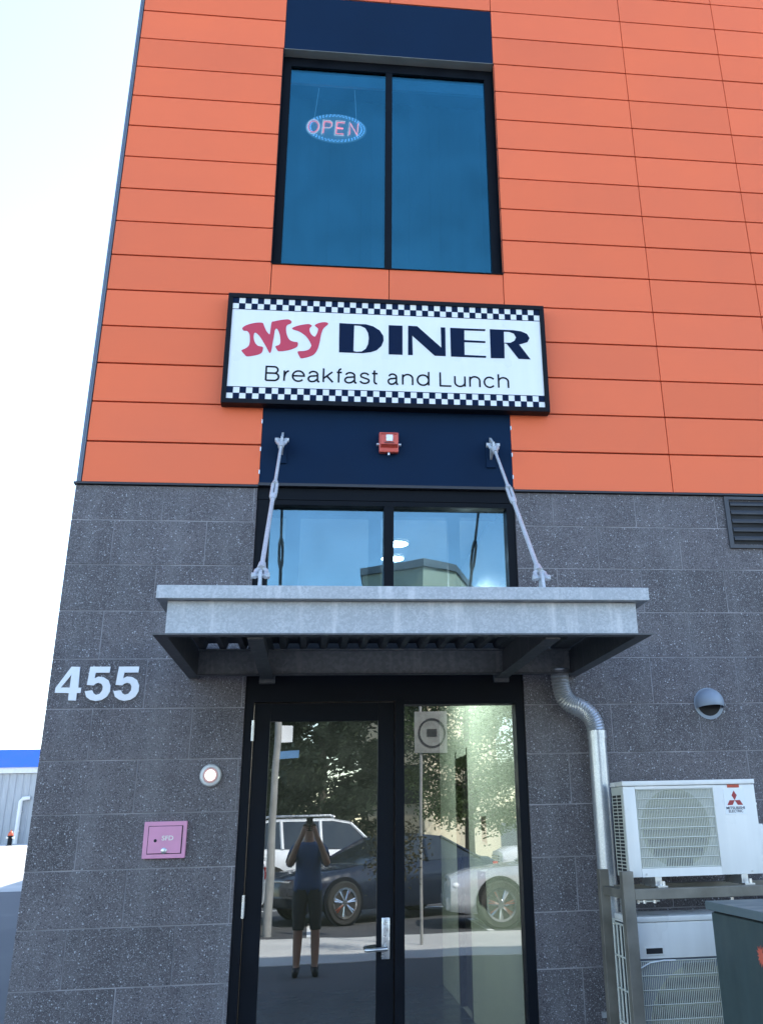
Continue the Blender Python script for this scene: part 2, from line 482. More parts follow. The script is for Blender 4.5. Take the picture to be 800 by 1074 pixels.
# wall core behind the facing
mb = MB()
def core(x0, x1, z0, z1): mb.box(x0, x1, 0.045, 0.30, z0, z1)
core(BX0, OX0, 0, BTOP); core(OX1, BX1, 0, BTOP)
core(OX0, OX1, 3.80, 5.645); core(OX0, OX1, 7.765, BTOP)
mb.build("wall_core", BACK, bld)
# side, rear and roof
mb = MB()
mb.box(BX0, BX0 + 0.3, 0.302, BDEP, 0, BTOP); mb.box(BX1 - 0.3, BX1, 0.302, BDEP, 0, BTOP)
mb.box(BX0 + 0.302, BX1 - 0.302, BDEP - 0.3, BDEP, 0, BTOP)
mb.build("side_wall", STONE, bld)
mb = MB(); mb.box(BX0, BX1, 0.045, BDEP, BTOP + 0.002, BTOP + 0.3)
mb.build("roof", FLASH, bld)
# orange panels
mb = MB()
g = 0.0058
cols = [(-1.620, -0.4265), (1.3745, 2.573), (2.573, 3.476), (3.476, 4.68), (4.68, 5.58), (5.58, 6.79), (6.79, 7.69), (7.69, 8.9), (8.9, 9.8), (9.8, 11.0), (11.0, 11.9), (11.9, 13.1), (13.1, 14), (14, 15.2), (15.2, 16.0)]
rows = range(14, -13, -1)
for a, b in cols:
    for k in rows:
        j = rnd.uniform(-0.0012, 0.0012)
        mb.box(a + g * 0.5, b - g * 0.5, j, 0.03, zrow(k) + g, zrow(k - 1) - g, bev=0.0025)
for a, b in ((-0.4265, 0.4745), (0.4745, 1.3745)):
    for k in (12, 11, 10, 9):
        mb.box(a + g * 0.5, b - g * 0.5, 0, 0.03, zrow(k) + g, zrow(k - 1) - g if k > 9 else 5.642, bev=0.0025)
    for k in range(-1, -13, -1):
        mb.box(a + g * 0.5, b - g * 0.5, 0, 0.03, zrow(k) + g, zrow(k - 1) - g, bev=0.0025)
mb.build("orange_cladding", ORANGE, bld)
mb = MB(); mb.box(BX0, -1.6225, -0.008, 0.04, 3.87, BTOP, bev=0.004); mb.box(BX0 + 0.012, BX0 + 0.018, -0.012, -0.0085, 3.87, BTOP)
mb.build("corner_trim", TRIM, bld)
# stone base: running bond of single blocks
mb = MB()
H = 0.3048
sz0 = 3.6042
def course(k0, xa, xb, ph):
    z1 = sz0 - H * k0; z0 = z1 - H
    if k0 < 0: z1 = ZS
    z0 = max(z0, 0.0)
    x = ph - 20 * 0.6096
    g2 = 0.0034
    while x < xb:
        a, b = max(x, xa), min(x + 0.6096, xb)
        if b - a > 0.02:
            j = rnd.uniform(-0.0008, 0.0008)
            mb.box(a + (g2 if a > xa else 0), b - (g2 if b < xb else 0), j, 0.044, z0 + g2, z1 - g2, bev=0.0018)
        x += 0.6096
for k in range(-1, 12):
    course(k, BX0, OX0, -1.065 if k % 2 else -1.37)
mb.build("stone_facing", STONE, bld)
mb = MB()
for k in range(-1, 12): course(k, OX1, BX1, 2.269 if k % 2 else 2.578)
mb.build("stone_facing", STONE, bld)
mb = MB()
mb.box(BX0 + 0.002, OX0 - 0.001, 0.0026, 0.0438, 0, ZS - 0.004); mb.build("mortar_joints", MORTAR, bld)
mb = MB(); mb.box(OX1 + 0.001, BX1 - 0.002, 0.0026, 0.0438, 0, ZS - 0.004)
mb.build("mortar_joints", MORTAR, bld)
mb = MB()
mb.box(BX0 - 0.012, OX0 + 0.004, -0.022, 0.04, ZS + 0.002, ZS + 0.016); mb.box(OX1 - 0.004, BX1, -0.022, 0.04, ZS + 0.002, ZS + 0.016)
mb.box(OX0 + 0.004, OX1 - 0.004, -0.026, 0.04, ZS + 0.010, ZS + 0.03)
mb.build("base_flashing", FLASH, bld)
# navy panels
mb = MB()
mb.box(-0.4275, 1.3765, 0.002, 0.040, 3.886, 4.452, bev=0.002)
mb.build("navy_panel", NAVY, bld)
mb = MB()
mb.box(-0.4265, 1.3745, 0.002, 0.040, 7.762, zrow(-1) - 0.006, bev=0.002)
mb.build("navy_panel", NAVY, bld)
for x in (-0.430, 1.3785):
    for z in (3.95, 4.12, 4.33):
        mb = MB(); mb.box(x - 0.004, x + 0.004, -0.004, 0.0, z, z + 0.03); mb.build("panel_clip", SILVER, bld)
# dark head panels over transom and door
mb = MB()
mb.box(OX0 + 0.002, OX1 - 0.002, 0.016, 0.12, 3.772, 3.856, bev=0.002)
mb.box(OX0 + 0.002, OX1 - 0.002, 0.03, 0.12, 2.545, 3.02)
mb.build("head_panel", FRAME, bld)

def frame_bars(x0, x1, z0, z1, y0, y1, wl, wr, wb, wt, muls=(), mw=0.06):
    mb = MB()
    mb.box(x0, x0 + wl, y0, y1, z0, z1); mb.box(x1 - wr, x1, y0, y1, z0, z1)
    if wb: mb.box(x0 + wl, x1 - wr, y0, y1, z0, z0 + wb)
    mb.box(x0 + wl, x1 - wr, y0, y1, z1 - wt, z1)
    for mx in muls: mb.box(mx - mw / 2, mx + mw / 2, y0 + 0.002, y1 - 0.002, z0 + wb, z1 - wt)
    return mb
# upper window, set back in a reveal
uw = thing("x", (0, 0, 0), None, None); bpy.data.objects.remove(uw)
up_w = frame_bars(-0.4265, 1.3765, 5.650, 7.764, 0.10, 0.17, 0.062, 0.068, 0.055, 0.10, (0.4735,), 0.056).build("upper_window", FRAME, bld)
mb = MB()
mb.box(-0.364, 0.4455, 0.125, 0.133, 5.705, 7.664); mb.build("pane", GLASS_UP, up_w)
mb = MB(); mb.box(0.5015, 1.308, 0.125, 0.133, 5.705, 7.664); mb.build("pane", GLASS_UP, up_w)
mb = MB()
mb.box(-0.4345, -0.428, -0.004, 0.30, 5.65, 7.762); mb.box(1.378, 1.3815, -0.004, 0.30, 5.65, 7.762)
mb.box(-0.4265, 1.3765, -0.012, 0.10, 5.643, 5.649)
mb.build("sill_trim", FRAME, up_w)
mb = MB(); mb.box(-0.4265, 1.3765, -0.002, 0.0985, 7.757, 7.761); mb.build("head_soffit", mat("grey_soffit", (0.22, 0.22, 0.20), 0.6), up_w)
# transom
tr_w = frame_bars(OX0 + 0.002, OX1 - 0.002, 3.022, 3.770, 0.02, 0.13, 0.092, 0.058, 0.05, 0.034, (0.482,), 0.068).build("transom_window", FRAME, bld)
mb = MB(); mb.box(-0.341, 0.448, 0.085, 0.093, 3.072, 3.736); mb.build("pane", GLASS_TR, tr_w)
mb = MB(); mb.box(0.516, 1.322, 0.085, 0.093, 3.072, 3.736); mb.build("pane", GLASS_TR, tr_w)
# door frame with sidelight
mb = MB()
mb.box(OX0 + 0.002, -0.379, 0.012, 0.14, 0, 2.543); mb.box(1.322, OX1 - 0.002, 0.012, 0.14, 0, 2.543)
mb.box(-0.379, 1.322, 0.012, 0.14, 2.418, 2.543); mb.box(0.528, 0.586, 0.012, 0.14, 0, 2.418)
mb.box(0.586, 1.322, 0.014, 0.138, 0, 0.12); mb.box(0.586, 1.322, 0.014, 0.138, 2.396, 2.418)
fr_o = mb.build("door_frame", FRAME, bld)
mb = MB(); mb.box(0.586, 1.322, 0.08, 0.09, 0.12, 2.396); mb.build("pane", GLASS_DOOR, fr_o)
mb = MB()
mb.box(-0.374, -0.270, 0.035, 0.08, 0.012, 2.412, bev=0.003); mb.box(0.418, 0.523, 0.035, 0.08, 0.012, 2.412, bev=0.003)
mb.box(-0.270, 0.418, 0.036, 0.079, 2.300, 2.411, bev=0.003); mb.box(-0.270, 0.418, 0.036, 0.079, 0.013, 0.27, bev=0.003)
door = mb.build("door", FRAME, bld)
mb = MB(); mb.box(-0.270, 0.418, 0.055, 0.063, 0.27, 2.300); mb.build("pane", GLASS_DOOR, door)
for zc in (2.245, 1.25, 0.22):
    mb = MB(); mb.cyl((-0.378, 0.018, zc - 0.062), (-0.378, 0.018, zc + 0.062), 0.011, n=12)
    for q in (-0.02, 0.022): mb.cyl((-0.378, 0.018, zc + q - 0.0015), (-0.378, 0.018, zc + q + 0.0015), 0.0125, n=12)
    mb.build("hinge", SILVER, door, smooth=True)
mb = MB()
mb.box(0.448, 0.498, 0.024, 0.035, 0.945, 1.165, bev=0.004)
mb.cyl((0.472, 0.026, 1.005), (0.472, -0.028, 1.005), 0.013, n=16)
mb.tube([(0.478, -0.026, 1.005), (0.45, -0.034, 1.004), (0.40, -0.034, 1.002), (0.362, -0.026, 1.0), (0.352, -0.012, 0.999)], [0.013, 0.012, 0.011, 0.011, 0.010], n=12)
mb.cyl((0.473, 0.026, 1.10), (0.473, 0.012, 1.10), 0.016, n=16)
mb.build("handle", SILVER, door, smooth=True)
# louvre
mb = MB()
x0, x1, z0, z1 = 2.949, 3.95, 3.456, 3.842
mb.box(x0, x0 + 0.032, -0.02, 0.03, z0, z1); mb.box(x1 - 0.032, x1, -0.02, 0.03, z0, z1)
mb.box(x0 + 0.032, x1 - 0.032, -0.019, 0.03, z0, z0 + 0.022); mb.box(x0 + 0.032, x1 - 0.032, -0.019, 0.03, z1 - 0.022, z1)
lo = mb.build("louvre_vent", mat("dark_louvre_metal", (0.06, 0.064, 0.074), 0.5, metal=0.2), bld)
mb = MB()
for i in range(5):
    z = z0 + 0.058 + i * 0.065
    mb.poly([(x0 + 0.042, -0.018, z), (x0 + 0.042, -0.018, z + 0.012), (x0 + 0.042, -0.006, z + 0.034), (x0 + 0.042, -0.003, z + 0.030)], (x1 - x0 - 0.084, 0, 0))
mb.build("blades", mat("louvre_blade", (0.045, 0.048, 0.054), 0.5, metal=0.2), lo)
mb = MB(); mb.box(x0 + 0.041, x1 - 0.041, -0.0005, 0.0, z0 + 0.031, z1 - 0.031); mb.build("backing", ACDARK, lo)
# rooms behind the glass
mb = MB()
mb.box(BX0 + 0.31, 1.545, 0.31, 6.4, -0.02, 0.006)
mb.build("interior_floor", DARKTILE, bld)
mb = MB()
mb.box(1.541, 1.65, 0.31, 3.85, 0.007, 4.2); mb.box(1.541, 1.65, 4.63, 6.1, 0.007, 4.2); mb.box(1.541, 1.65, 3.85, 4.63, 2.3, 4.2)
mb.build("interior_wall", PAINT_WALL, bld)
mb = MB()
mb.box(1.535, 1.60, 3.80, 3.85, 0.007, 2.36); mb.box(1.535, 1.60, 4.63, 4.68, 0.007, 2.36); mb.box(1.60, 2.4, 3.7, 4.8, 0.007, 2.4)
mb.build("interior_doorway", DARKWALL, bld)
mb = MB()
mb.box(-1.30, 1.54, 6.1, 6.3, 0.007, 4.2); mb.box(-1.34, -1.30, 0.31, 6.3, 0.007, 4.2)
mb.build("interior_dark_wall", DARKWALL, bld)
mb = MB(); mb.box(-1.34, 1.65, 0.31, 6.3, 4.2, 4.25); mb.build("interior_ceiling", CEIL, bld)
mb = MB()
mb.box(-1.3, 1.53, 1.55, 1.65, 4.10, 4.19); mb.box(-0.28, -0.16, 1.55, 1.65, 2.6, 4.10); mb.box(0.42, 0.52, 1.55, 1.65, 2.6, 4.10); mb.box(1.1, 1.2, 1.55, 1.65, 2.6, 4.10)
mb.build("interior_screen_frame", NAVY, bld)
mb = MB()
mb.box(-1.3, 3.6, 0.8, 0.84, 5.3, 7.9); mb.box(-1.3, 3.6, 0.31, 0.8, 5.25, 5.3); mb.box(-1.3, 3.6, 0.31, 0.8, 7.9, 7.95)
mb.box(-1.34, -1.3, 0.31, 0.84, 5.25, 7.95); mb.box(3.6, 3.64, 0.31, 0.84, 5.25, 7.95)
mb.build("upper_room_wall", mat("upper_room_blue_grey", (0.06, 0.10, 0.14), 0.7), bld)
mb = MB()
for a, b in ((-0.364, 0.4455), (0.5015, 1.308)): mb.box(a, b, 0.175, 0.205, 7.55, 7.66)
mb.build("head_reflection_band", mat("white_head_band", (0.6, 0.62, 0.63), 0.5), bld)  # added pale bar standing for the light band reflected at the window head
mb = MB()
for a, b in ((-0.364, 0.4455), (0.5015, 1.308)):
    n = 9
    for i in range(n):
        xc = a + (b - a) * (i + 0.5) / n
        t_ = R(14 + rnd.uniform(-5, 5)); hw = 0.049
        dx, dy = hw * math.cos(t_), hw * math.sin(t_)
        if abs(xc - 0.03) < 0.30 and False: continue
        mb.poly([(xc - dx, 0.46 - dy, 5.62), (xc + dx, 0.46 + dy, 5.62), (xc + dx, 0.46 + dy, 7.62), (xc - dx, 0.46 - dy, 7.62)], (0, 0.002, 0))
mb.build("vertical_blind", mat("blue_grey_slat", (0.16, 0.21, 0.23), 0.6, var=0.1, scale=2, island=0.10), up_w)
mb = MB(); mb.poly([(1.536, 2.82, 0.99), (1.536, 3.25, 1.02), (1.536, 3.30, 1.26), (1.536, 2.86, 1.27)], (0.02, 0, 0))
mb.poly([(1.534, 2.70, 1.50), (1.534, 2.95, 1.52), (1.534, 2.98, 1.72), (1.534, 2.74, 1.72)], (0.03, 0, 0))
mb.build("wall_keypad", mat("dark_keypad", (0.10, 0.08, 0.075), 0.5), bld)
for i, (x, y, lab) in enumerate(((0.748, 2.75, "round lit ceiling lamp seen through the transom glass, the upper in view"), (0.755, 3.35, "round lit ceiling lamp seen through the transom glass, the lower in view"))):
    t = thing("ceiling_lamp", (x, y, 4.2), lab, "lamp", "round ceiling lamps behind the transom")
    mb = MB(); mb.lathe([(0.12, -0.03), (0.12, -0.0005)], (x, y, 4.2)); mb.build("housing", ACWHITE, t, smooth=True)
    mb = MB(); mb.lathe([(0.105, -0.036), (0.112, -0.031)], (x, y, 4.2)); mb.build("diffuser", LAMP, t, smooth=True)
    ld = bpy.data.lights.new("lamp_light", 'SPOT'); ld.spot_size = R(150); ld.spot_blend = 0.4; ld.energy = 260; ld.shadow_soft_size = 0.1; ld.color = (1, 0.95, 0.86)
    lo_ = bpy.data.objects.new("lamp_light", ld); lo_.location = (0, 0, -0.2); lo_.parent = t; col.objects.link(lo_)

# ------------------------------------------------------------------ the diner sign
SX0, SX1, SZ0, SZ1 = -0.722, 1.661, 4.443, 5.325
sign = thing("diner_sign", (0.47, 0, SZ0), "wide white sign reading MY DINER with chequered borders and a black frame", "sign")
mb = MB()
f = 0.035
mb.box(SX0, SX1, -0.104, -0.012, SZ0, SZ0 + f, bev=0.003); mb.box(SX0, SX1, -0.104, -0.012, SZ1 - f, SZ1, bev=0.003)
mb.box(SX0, SX0 + f, -0.102, -0.014, SZ0 + f, SZ1 - f); mb.box(SX1 - f, SX1, -0.102, -0.014, SZ0 + f, SZ1 - f)
mb.box(SX0 + 0.1, SX0 + 0.2, -0.013, 0.0, SZ0 + 0.3, SZ1 - 0.3); mb.box(SX1 - 0.2, SX1 - 0.1, -0.013, 0.0, SZ0 + 0.3, SZ1 - 0.3)
mb.build("frame", SIGN_BLACK, sign)
mb = MB(); mb.box(SX0 + f, SX1 - f, -0.092, -0.016, SZ0 + f, SZ1 - f); mb.build("face", WHITE_FACE, sign)
cw = (SX1 - SX0 - 2 * f) / 51
for z in (SZ1 - f - 2 * cw, SZ0 + f):
    mb = MB()
    for i in range(51):
        r = i % 2 if z > 5 else 1 - i % 2
        zz = z + cw * (1 - r if z > 5 else r)
        mb.box(SX0 + f + i * cw, SX0 + f + (i + 1) * cw, -0.0945, -0.0925, zz, zz + cw)
    mb.build("checker_border", SIGN_NAVY, sign)
mb = MB(); mb.box(SX0 + f, SX1 - f, -0.0938, -0.0925, SZ1 - f - 2 * cw - 0.005, SZ1 - f - 2 * cw - 0.0005); mb.box(SX0 + f, SX1 - f, -0.0938, -0.0925, SZ0 + f + 2 * cw + 0.0005, SZ0 + f + 2 * cw + 0.005)
mb.build("pin_stripe", SIGN_NAVY, sign)
MY = [[(-0.607, 5.036), (-0.597, 5.051), (-0.573, 5.067), (-0.535, 5.081), (-0.496, 5.089), (-0.463, 5.088), (-0.454, 5.073), (-0.445, 5.05), (-0.43, 5.019), (-0.411, 4.998), (-0.405, 5.003), (-0.402, 5.047), (-0.397, 5.097), (-0.38, 5.104), (-0.346, 5.114), (-0.303, 5.123), (-0.272, 5.124), (-0.252, 5.108), (-0.258, 5.093), (-0.279, 5.082), (-0.289, 5.067), (-0.29, 5.042), (-0.284, 5.004), (-0.27, 4.97), (-0.252, 4.951), (-0.226, 4.943), (-0.206, 4.941), (-0.199, 4.929), (-0.202, 4.908), (-0.217, 4.895), (-0.249, 4.879), (-0.291, 4.867), (-0.334, 4.862), (-0.345, 4.87), (-0.36, 4.895), (-0.355, 4.905), (-0.336, 4.912), (-0.327, 4.929), (-0.328, 4.963), (-0.334, 4.997), (-0.346, 5.03), (-0.36, 5.047), (-0.37, 5.034), (-0.373, 5.01), (-0.376, 4.975), (-0.382, 4.926), (-0.386, 4.883), (-0.392, 4.852), (-0.4, 4.846), (-0.411, 4.863), (-0.425, 4.891), (-0.447, 4.929), (-0.473, 4.971), (-0.495, 4.996), (-0.511, 5.007), (-0.519, 4.998), (-0.521, 4.969), (-0.515, 4.94), (-0.504, 4.917), (-0.486, 4.9), (-0.46, 4.894), (-0.449, 4.888), (-0.45, 4.866), (-0.457, 4.846), (-0.478, 4.831), (-0.52, 4.818), (-0.562, 4.813), (-0.58, 4.829), (-0.6, 4.853), (-0.596, 4.863), (-0.574, 4.875), (-0.554, 4.895), (-0.547, 4.92), (-0.547, 4.953), (-0.551, 4.987), (-0.56, 5.006), (-0.574, 5.018), (-0.596, 5.019)], [(-0.247, 5.052), (-0.235, 5.062), (-0.205, 5.076), (-0.166, 5.087), (-0.127, 5.093), (-0.107, 5.085), (-0.103, 5.077), (-0.113, 5.067), (-0.119, 5.052), (-0.116, 5.03), (-0.102, 5.006), (-0.081, 4.991), (-0.07, 5.003), (-0.059, 5.033), (-0.057, 5.058), (-0.069, 5.072), (-0.081, 5.083), (-0.07, 5.096), (-0.04, 5.109), (-0.009, 5.114), (0.013, 5.109), (0.015, 5.097), (0.001, 5.083), (-0.016, 5.064), (-0.026, 5.039), (-0.035, 5.0), (-0.042, 4.945), (-0.055, 4.891), (-0.075, 4.852), (-0.105, 4.831), (-0.143, 4.817), (-0.173, 4.812), (-0.185, 4.828), (-0.198, 4.857), (-0.192, 4.867), (-0.154, 4.871), (-0.119, 4.884), (-0.105, 4.906), (-0.102, 4.923), (-0.118, 4.957), (-0.141, 4.99), (-0.168, 5.013), (-0.199, 5.032), (-0.234, 5.042)]]
DINER = [[(0.099, 5.111), (0.216, 5.109), (0.296, 5.11), (0.35, 5.095), (0.399, 5.063), (0.426, 5.019), (0.429, 4.98), (0.413, 4.935), (0.378, 4.899), (0.334, 4.881), (0.273, 4.871), (0.22, 4.871), (0.102, 4.871)], [(0.209, 5.097), (0.256, 5.096), (0.292, 5.078), (0.313, 5.039), (0.319, 4.995), (0.314, 4.945), (0.297, 4.906), (0.268, 4.884), (0.229, 4.88), (0.207, 4.885)], [(0.466, 5.11), (0.57, 5.11), (0.57, 4.869), (0.467, 4.869)], [(0.612, 5.112), (0.681, 5.11), (0.861, 4.939), (0.859, 5.109), (0.893, 5.109), (0.892, 4.871), (0.81, 4.871), (0.643, 5.031), (0.646, 4.87), (0.611, 4.869)], [(0.931, 5.108), (1.2, 5.108), (1.197, 5.093), (1.038, 5.092), (1.036, 5.01), (1.196, 5.007), (1.196, 4.992), (1.036, 4.993), (1.035, 4.886), (1.199, 4.884), (1.195, 4.869), (0.932, 4.869)], [(1.234, 5.11), (1.414, 5.109), (1.475, 5.102), (1.52, 5.082), (1.538, 5.047), (1.521, 5.013), (1.47, 4.995), (1.454, 4.991), (1.536, 4.869), (1.445, 4.87), (1.359, 4.993), (1.341, 4.997), (1.338, 4.87), (1.233, 4.868)], [(1.341, 5.094), (1.383, 5.094), (1.418, 5.081), (1.434, 5.048), (1.42, 5.02), (1.389, 5.002), (1.339, 5.0)]]
FOUR = [[(-1.527, 2.641), (-1.475, 2.639), (-1.471, 2.512), (-1.453, 2.512), (-1.453, 2.48), (-1.475, 2.48), (-1.475, 2.434), (-1.523, 2.436), (-1.524, 2.48), (-1.609, 2.482), (-1.608, 2.512)], [(-1.522, 2.591), (-1.576, 2.514), (-1.523, 2.513)]]
FIVE = [[(-1.412, 2.64), (-1.289, 2.64), (-1.29, 2.603), (-1.375, 2.603), (-1.379, 2.568), (-1.356, 2.579), (-1.323, 2.575), (-1.293, 2.557), (-1.276, 2.524), (-1.275, 2.488), (-1.291, 2.456), (-1.322, 2.436), (-1.357, 2.431), (-1.391, 2.438), (-1.416, 2.456), (-1.429, 2.49), (-1.385, 2.496), (-1.374, 2.478), (-1.358, 2.468), (-1.337, 2.474), (-1.323, 2.495), (-1.322, 2.517), (-1.333, 2.535), (-1.352, 2.541), (-1.369, 2.536), (-1.379, 2.525), (-1.421, 2.529)]]
FIVE2 = [[(-1.236, 2.64), (-1.111, 2.64), (-1.113, 2.603), (-1.199, 2.603), (-1.203, 2.568), (-1.18, 2.579), (-1.147, 2.575), (-1.117, 2.557), (-1.1, 2.524), (-1.1, 2.487), (-1.116, 2.455), (-1.147, 2.436), (-1.183, 2.43), (-1.216, 2.438), (-1.242, 2.456), (-1.255, 2.49), (-1.21, 2.495), (-1.199, 2.477), (-1.183, 2.468), (-1.162, 2.473), (-1.147, 2.495), (-1.147, 2.517), (-1.157, 2.535), (-1.176, 2.54), (-1.194, 2.535), (-1.204, 2.524), (-1.246, 2.528)]]
tag(glyph("lettering", [smoothed(c) for c in MY], -0.0922, 0.003, SIGN_RED, sign), "red hand cut word My")
tag(glyph("lettering", DINER, -0.0922, 0.003, SIGN_NAVY, sign), "navy word DINER")
def arc(cx, cy, rx, ry, a0, a1, n=14): return [(cx + rx * math.cos(R(a0 + (a1 - a0) * i / n)), cy + ry * math.sin(R(a0 + (a1 - a0) * i / n))) for i in range(n + 1)]
XH = 0.75
STROKES = {   # one-weight wide sans: strokes in a box one unit wide, capitals one unit high
    'B': [[(0, 0), (0, 1), (0.62, 1)] + arc(0.62, 0.765, 0.30, 0.235, 90, -90) + [(0, 0.53)], [(0.62, 0.53)] + arc(0.66, 0.265, 0.34, 0.265, 90, -90) + [(0, 0)]],
    'r': [[(0, 0), (0, XH)], arc(0.95, 0.16, 0.95, 0.57, 180, 92, 10)],
    'e': [[(0.0, 0.39), (1.0, 0.39)] + arc(0.5, 0.375, 0.5, 0.375, 2, 318, 26)],
    'a': [arc(0.44, 0.52, 0.38, 0.23, 165, 0, 10) + [(0.82, 0.14), (0.86, 0.03), (1.0, 0.0)], [(0.82, 0.45), (0.36, 0.41)] + arc(0.33, 0.205, 0.33, 0.205, 95, 270, 12) + [(0.55, 0.03), (0.82, 0.20)]],
    'k': [[(0, 0), (0, 1)], [(0.92, XH), (0.02, 0.27)], [(0.36, 0.45), (1.0, 0)]],
    'f': [[(0.36, 0), (0.36, 0.80)] + arc(0.80, 0.80, 0.44, 0.19, 180, 85, 8), [(0, XH - 0.01), (0.95, XH - 0.01)]],
    's': [arc(0.5, 0.555, 0.42, 0.195, 15, 180, 12) + [(0.16, 0.46), (0.5, 0.385), (0.86, 0.31)] + arc(0.5, 0.20, 0.48, 0.20, 18, -170, 14)],
    't': [[(0.42, 0.97), (0.42, 0.18)] + arc(0.85, 0.18, 0.43, 0.18, 180, 280, 8), [(0, XH - 0.01), (1.0, XH - 0.01)]],
    'n': [[(0, 0), (0, XH)], [(0, 0.42)] + arc(0.5, 0.45, 0.5, 0.30, 170, 0, 14) + [(1.0, 0)]],
    'd': [[(1, 0), (1, 1)], arc(0.5, 0.375, 0.5, 0.375, 0, 360, 28)],
    'L': [[(0, 1), (0, 0), (1, 0)]],
    'u': [[(1, XH), (1, 0)], [(0, XH), (0, 0.30)] + arc(0.5, 0.30, 0.5, 0.30, 180, 350, 14)],
    'c': [arc(0.5, 0.375, 0.5, 0.375, 38, 322, 26)],
    'h': [[(0, 0), (0, 1)], [(0, 0.42)] + arc(0.5, 0.45, 0.5, 0.30, 170, 0, 14) + [(1.0, 0)]],
}
def ribbon(mb, pts, w, y, dep):
    P = []
    for x, z in pts:
        v = Vector((x, 0, z))
        if not P or (v - P[-1]).length > 0.0008: P.append(v)
    L_, R__ = [], []
    for i, p in enumerate(P):
        t0 = (p - P[i - 1]).normalized() if i else None
        t1 = (P[i + 1] - p).normalized() if i < len(P) - 1 else None
        t = ((t0 or t1) + (t1 or t0)).normalized()
        nn = Vector((-t.z, 0, t.x))
        k = max(0.5, nn.dot(Vector((-(t1 or t0).z, 0, (t1 or t0).x))))
        L_.append(p + nn * w / 2 / k); R__.append(p - nn * w / 2 / k)
    f = lambda p, d: mb.bm.verts.new((p.x, y - d, p.z))
    A = [f(p, dep) for p in L_]; B = [f(p, dep) for p in R__]; C = [f(p, 0) for p in L_]; D = [f(p, 0) for p in R__]
    for i in range(len(P) - 1):
        for q in ((A[i], A[i + 1], B[i + 1], B[i]), (C[i], D[i], D[i + 1], C[i + 1]), (A[i], C[i], C[i + 1], A[i + 1]), (B[i], B[i + 1], D[i + 1], D[i])): mb.bm.faces.new(q)
    mb.bm.faces.new((A[0], B[0], D[0], C[0])); mb.bm.faces.new((A[-1], C[-1], D[-1], B[-1]))
LINE = [('B', -0.423, -0.32), ('r', -0.293, -0.245), ('e', -0.233, -0.138), ('a', -0.12, -0.027), ('k', -0.012, 0.069), ('f', 0.084, 0.135), ('a', 0.144, 0.241), ('s', 0.253, 0.332), ('t', 0.340, 0.393), ('a', 0.459, 0.544), ('n', 0.565, 0.65), ('d', 0.673, 0.769), ('L', 0.842, 0.936), ('u', 0.951, 1.038), ('n', 1.063, 1.149), ('c', 1.171, 1.262), ('h', 1.278, 1.364)]
SW = 0.0125
for word, i0, i1 in (("Breakfast", 0, 9), ("and", 9, 12), ("Lunch", 12, 17)):
    mb = MB()
    for q, (ch, xa, xb) in enumerate(LINE[i0:i1]):
        for j, st in enumerate(STROKES[ch]):
            ribbon(mb, [(xa + SW / 2 + u * (xb - xa - SW), 4.622 + SW / 2 + v * (0.121 - SW)) for u, v in st], SW, -0.0922, 0.0022 + 0.0004 * j)
    tag(mb.build("lettering", SIGN_BLACK, sign), "thin black word " + word)

# ------------------------------------------------------------------ canopy
CX0, CX1, CY, CZ0, CZ1 = -0.797, 1.750, -1.65, 2.565, 2.812
can = thing("entrance_canopy", (0.475, 0, CZ0), "galvanised steel canopy hung on two rods over the glass door", "canopy")
wx0, wx1, wy = -0.745, 1.690, -1.592
mb = MB()   # front channel: web, top lip, bottom flange
mb.box(wx0, wx1, wy, wy + 0.010, CZ0 + 0.009, 2.742)
mb.build("front_channel", GALV, can)
mb = MB(); mb.box(CX0, CX1, CY, wy + 0.06, 2.745, CZ1, bev=0.003)
mb.build("edge_cap", GALV, can)
mb = MB()
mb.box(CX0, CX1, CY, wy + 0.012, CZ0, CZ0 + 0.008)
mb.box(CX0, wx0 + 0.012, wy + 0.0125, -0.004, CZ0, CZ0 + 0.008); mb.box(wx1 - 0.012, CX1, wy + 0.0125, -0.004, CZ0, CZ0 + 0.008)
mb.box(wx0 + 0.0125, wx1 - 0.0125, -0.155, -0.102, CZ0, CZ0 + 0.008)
mb.build("bottom_flange", GALV_SHADED, can)
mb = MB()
mb.box(wx0, wx0 + 0.010, wy + 0.0105, -0.004, CZ0 + 0.0085, 2.742); mb.build("side_channel", GALV_SHADED, can)
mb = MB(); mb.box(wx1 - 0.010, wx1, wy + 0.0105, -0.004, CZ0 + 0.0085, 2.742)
mb.build("side_channel", GALV_SHADED, can)
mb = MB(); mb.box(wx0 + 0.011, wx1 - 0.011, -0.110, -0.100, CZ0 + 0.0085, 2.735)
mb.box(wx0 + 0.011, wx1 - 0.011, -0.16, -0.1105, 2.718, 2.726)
mb.build("rear_channel", mat_galv("galvanised_rear_shaded", 0.22, metal=0.2, rough=0.5), can)  # steel darkened in colour for the shade at the back of the canopy
for x in (CX0, wx1 + 0.001):
    mb = MB()
    w = (wx0 - 0.001 - CX0) if x == CX0 else CX1 - wx1 - 0.001
    mb.box(x, x + w, wy + 0.061, -0.004, 2.745, CZ1)
    mb.build("side_cap", GALV, can)
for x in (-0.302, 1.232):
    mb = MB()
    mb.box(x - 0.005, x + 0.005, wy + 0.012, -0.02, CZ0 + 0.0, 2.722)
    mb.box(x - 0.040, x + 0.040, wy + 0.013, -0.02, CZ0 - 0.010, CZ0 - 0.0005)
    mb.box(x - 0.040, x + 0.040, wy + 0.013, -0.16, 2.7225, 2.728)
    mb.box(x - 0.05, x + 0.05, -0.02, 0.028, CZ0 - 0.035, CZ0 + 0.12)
    mb.build("joist", GALV_SHADED, can)
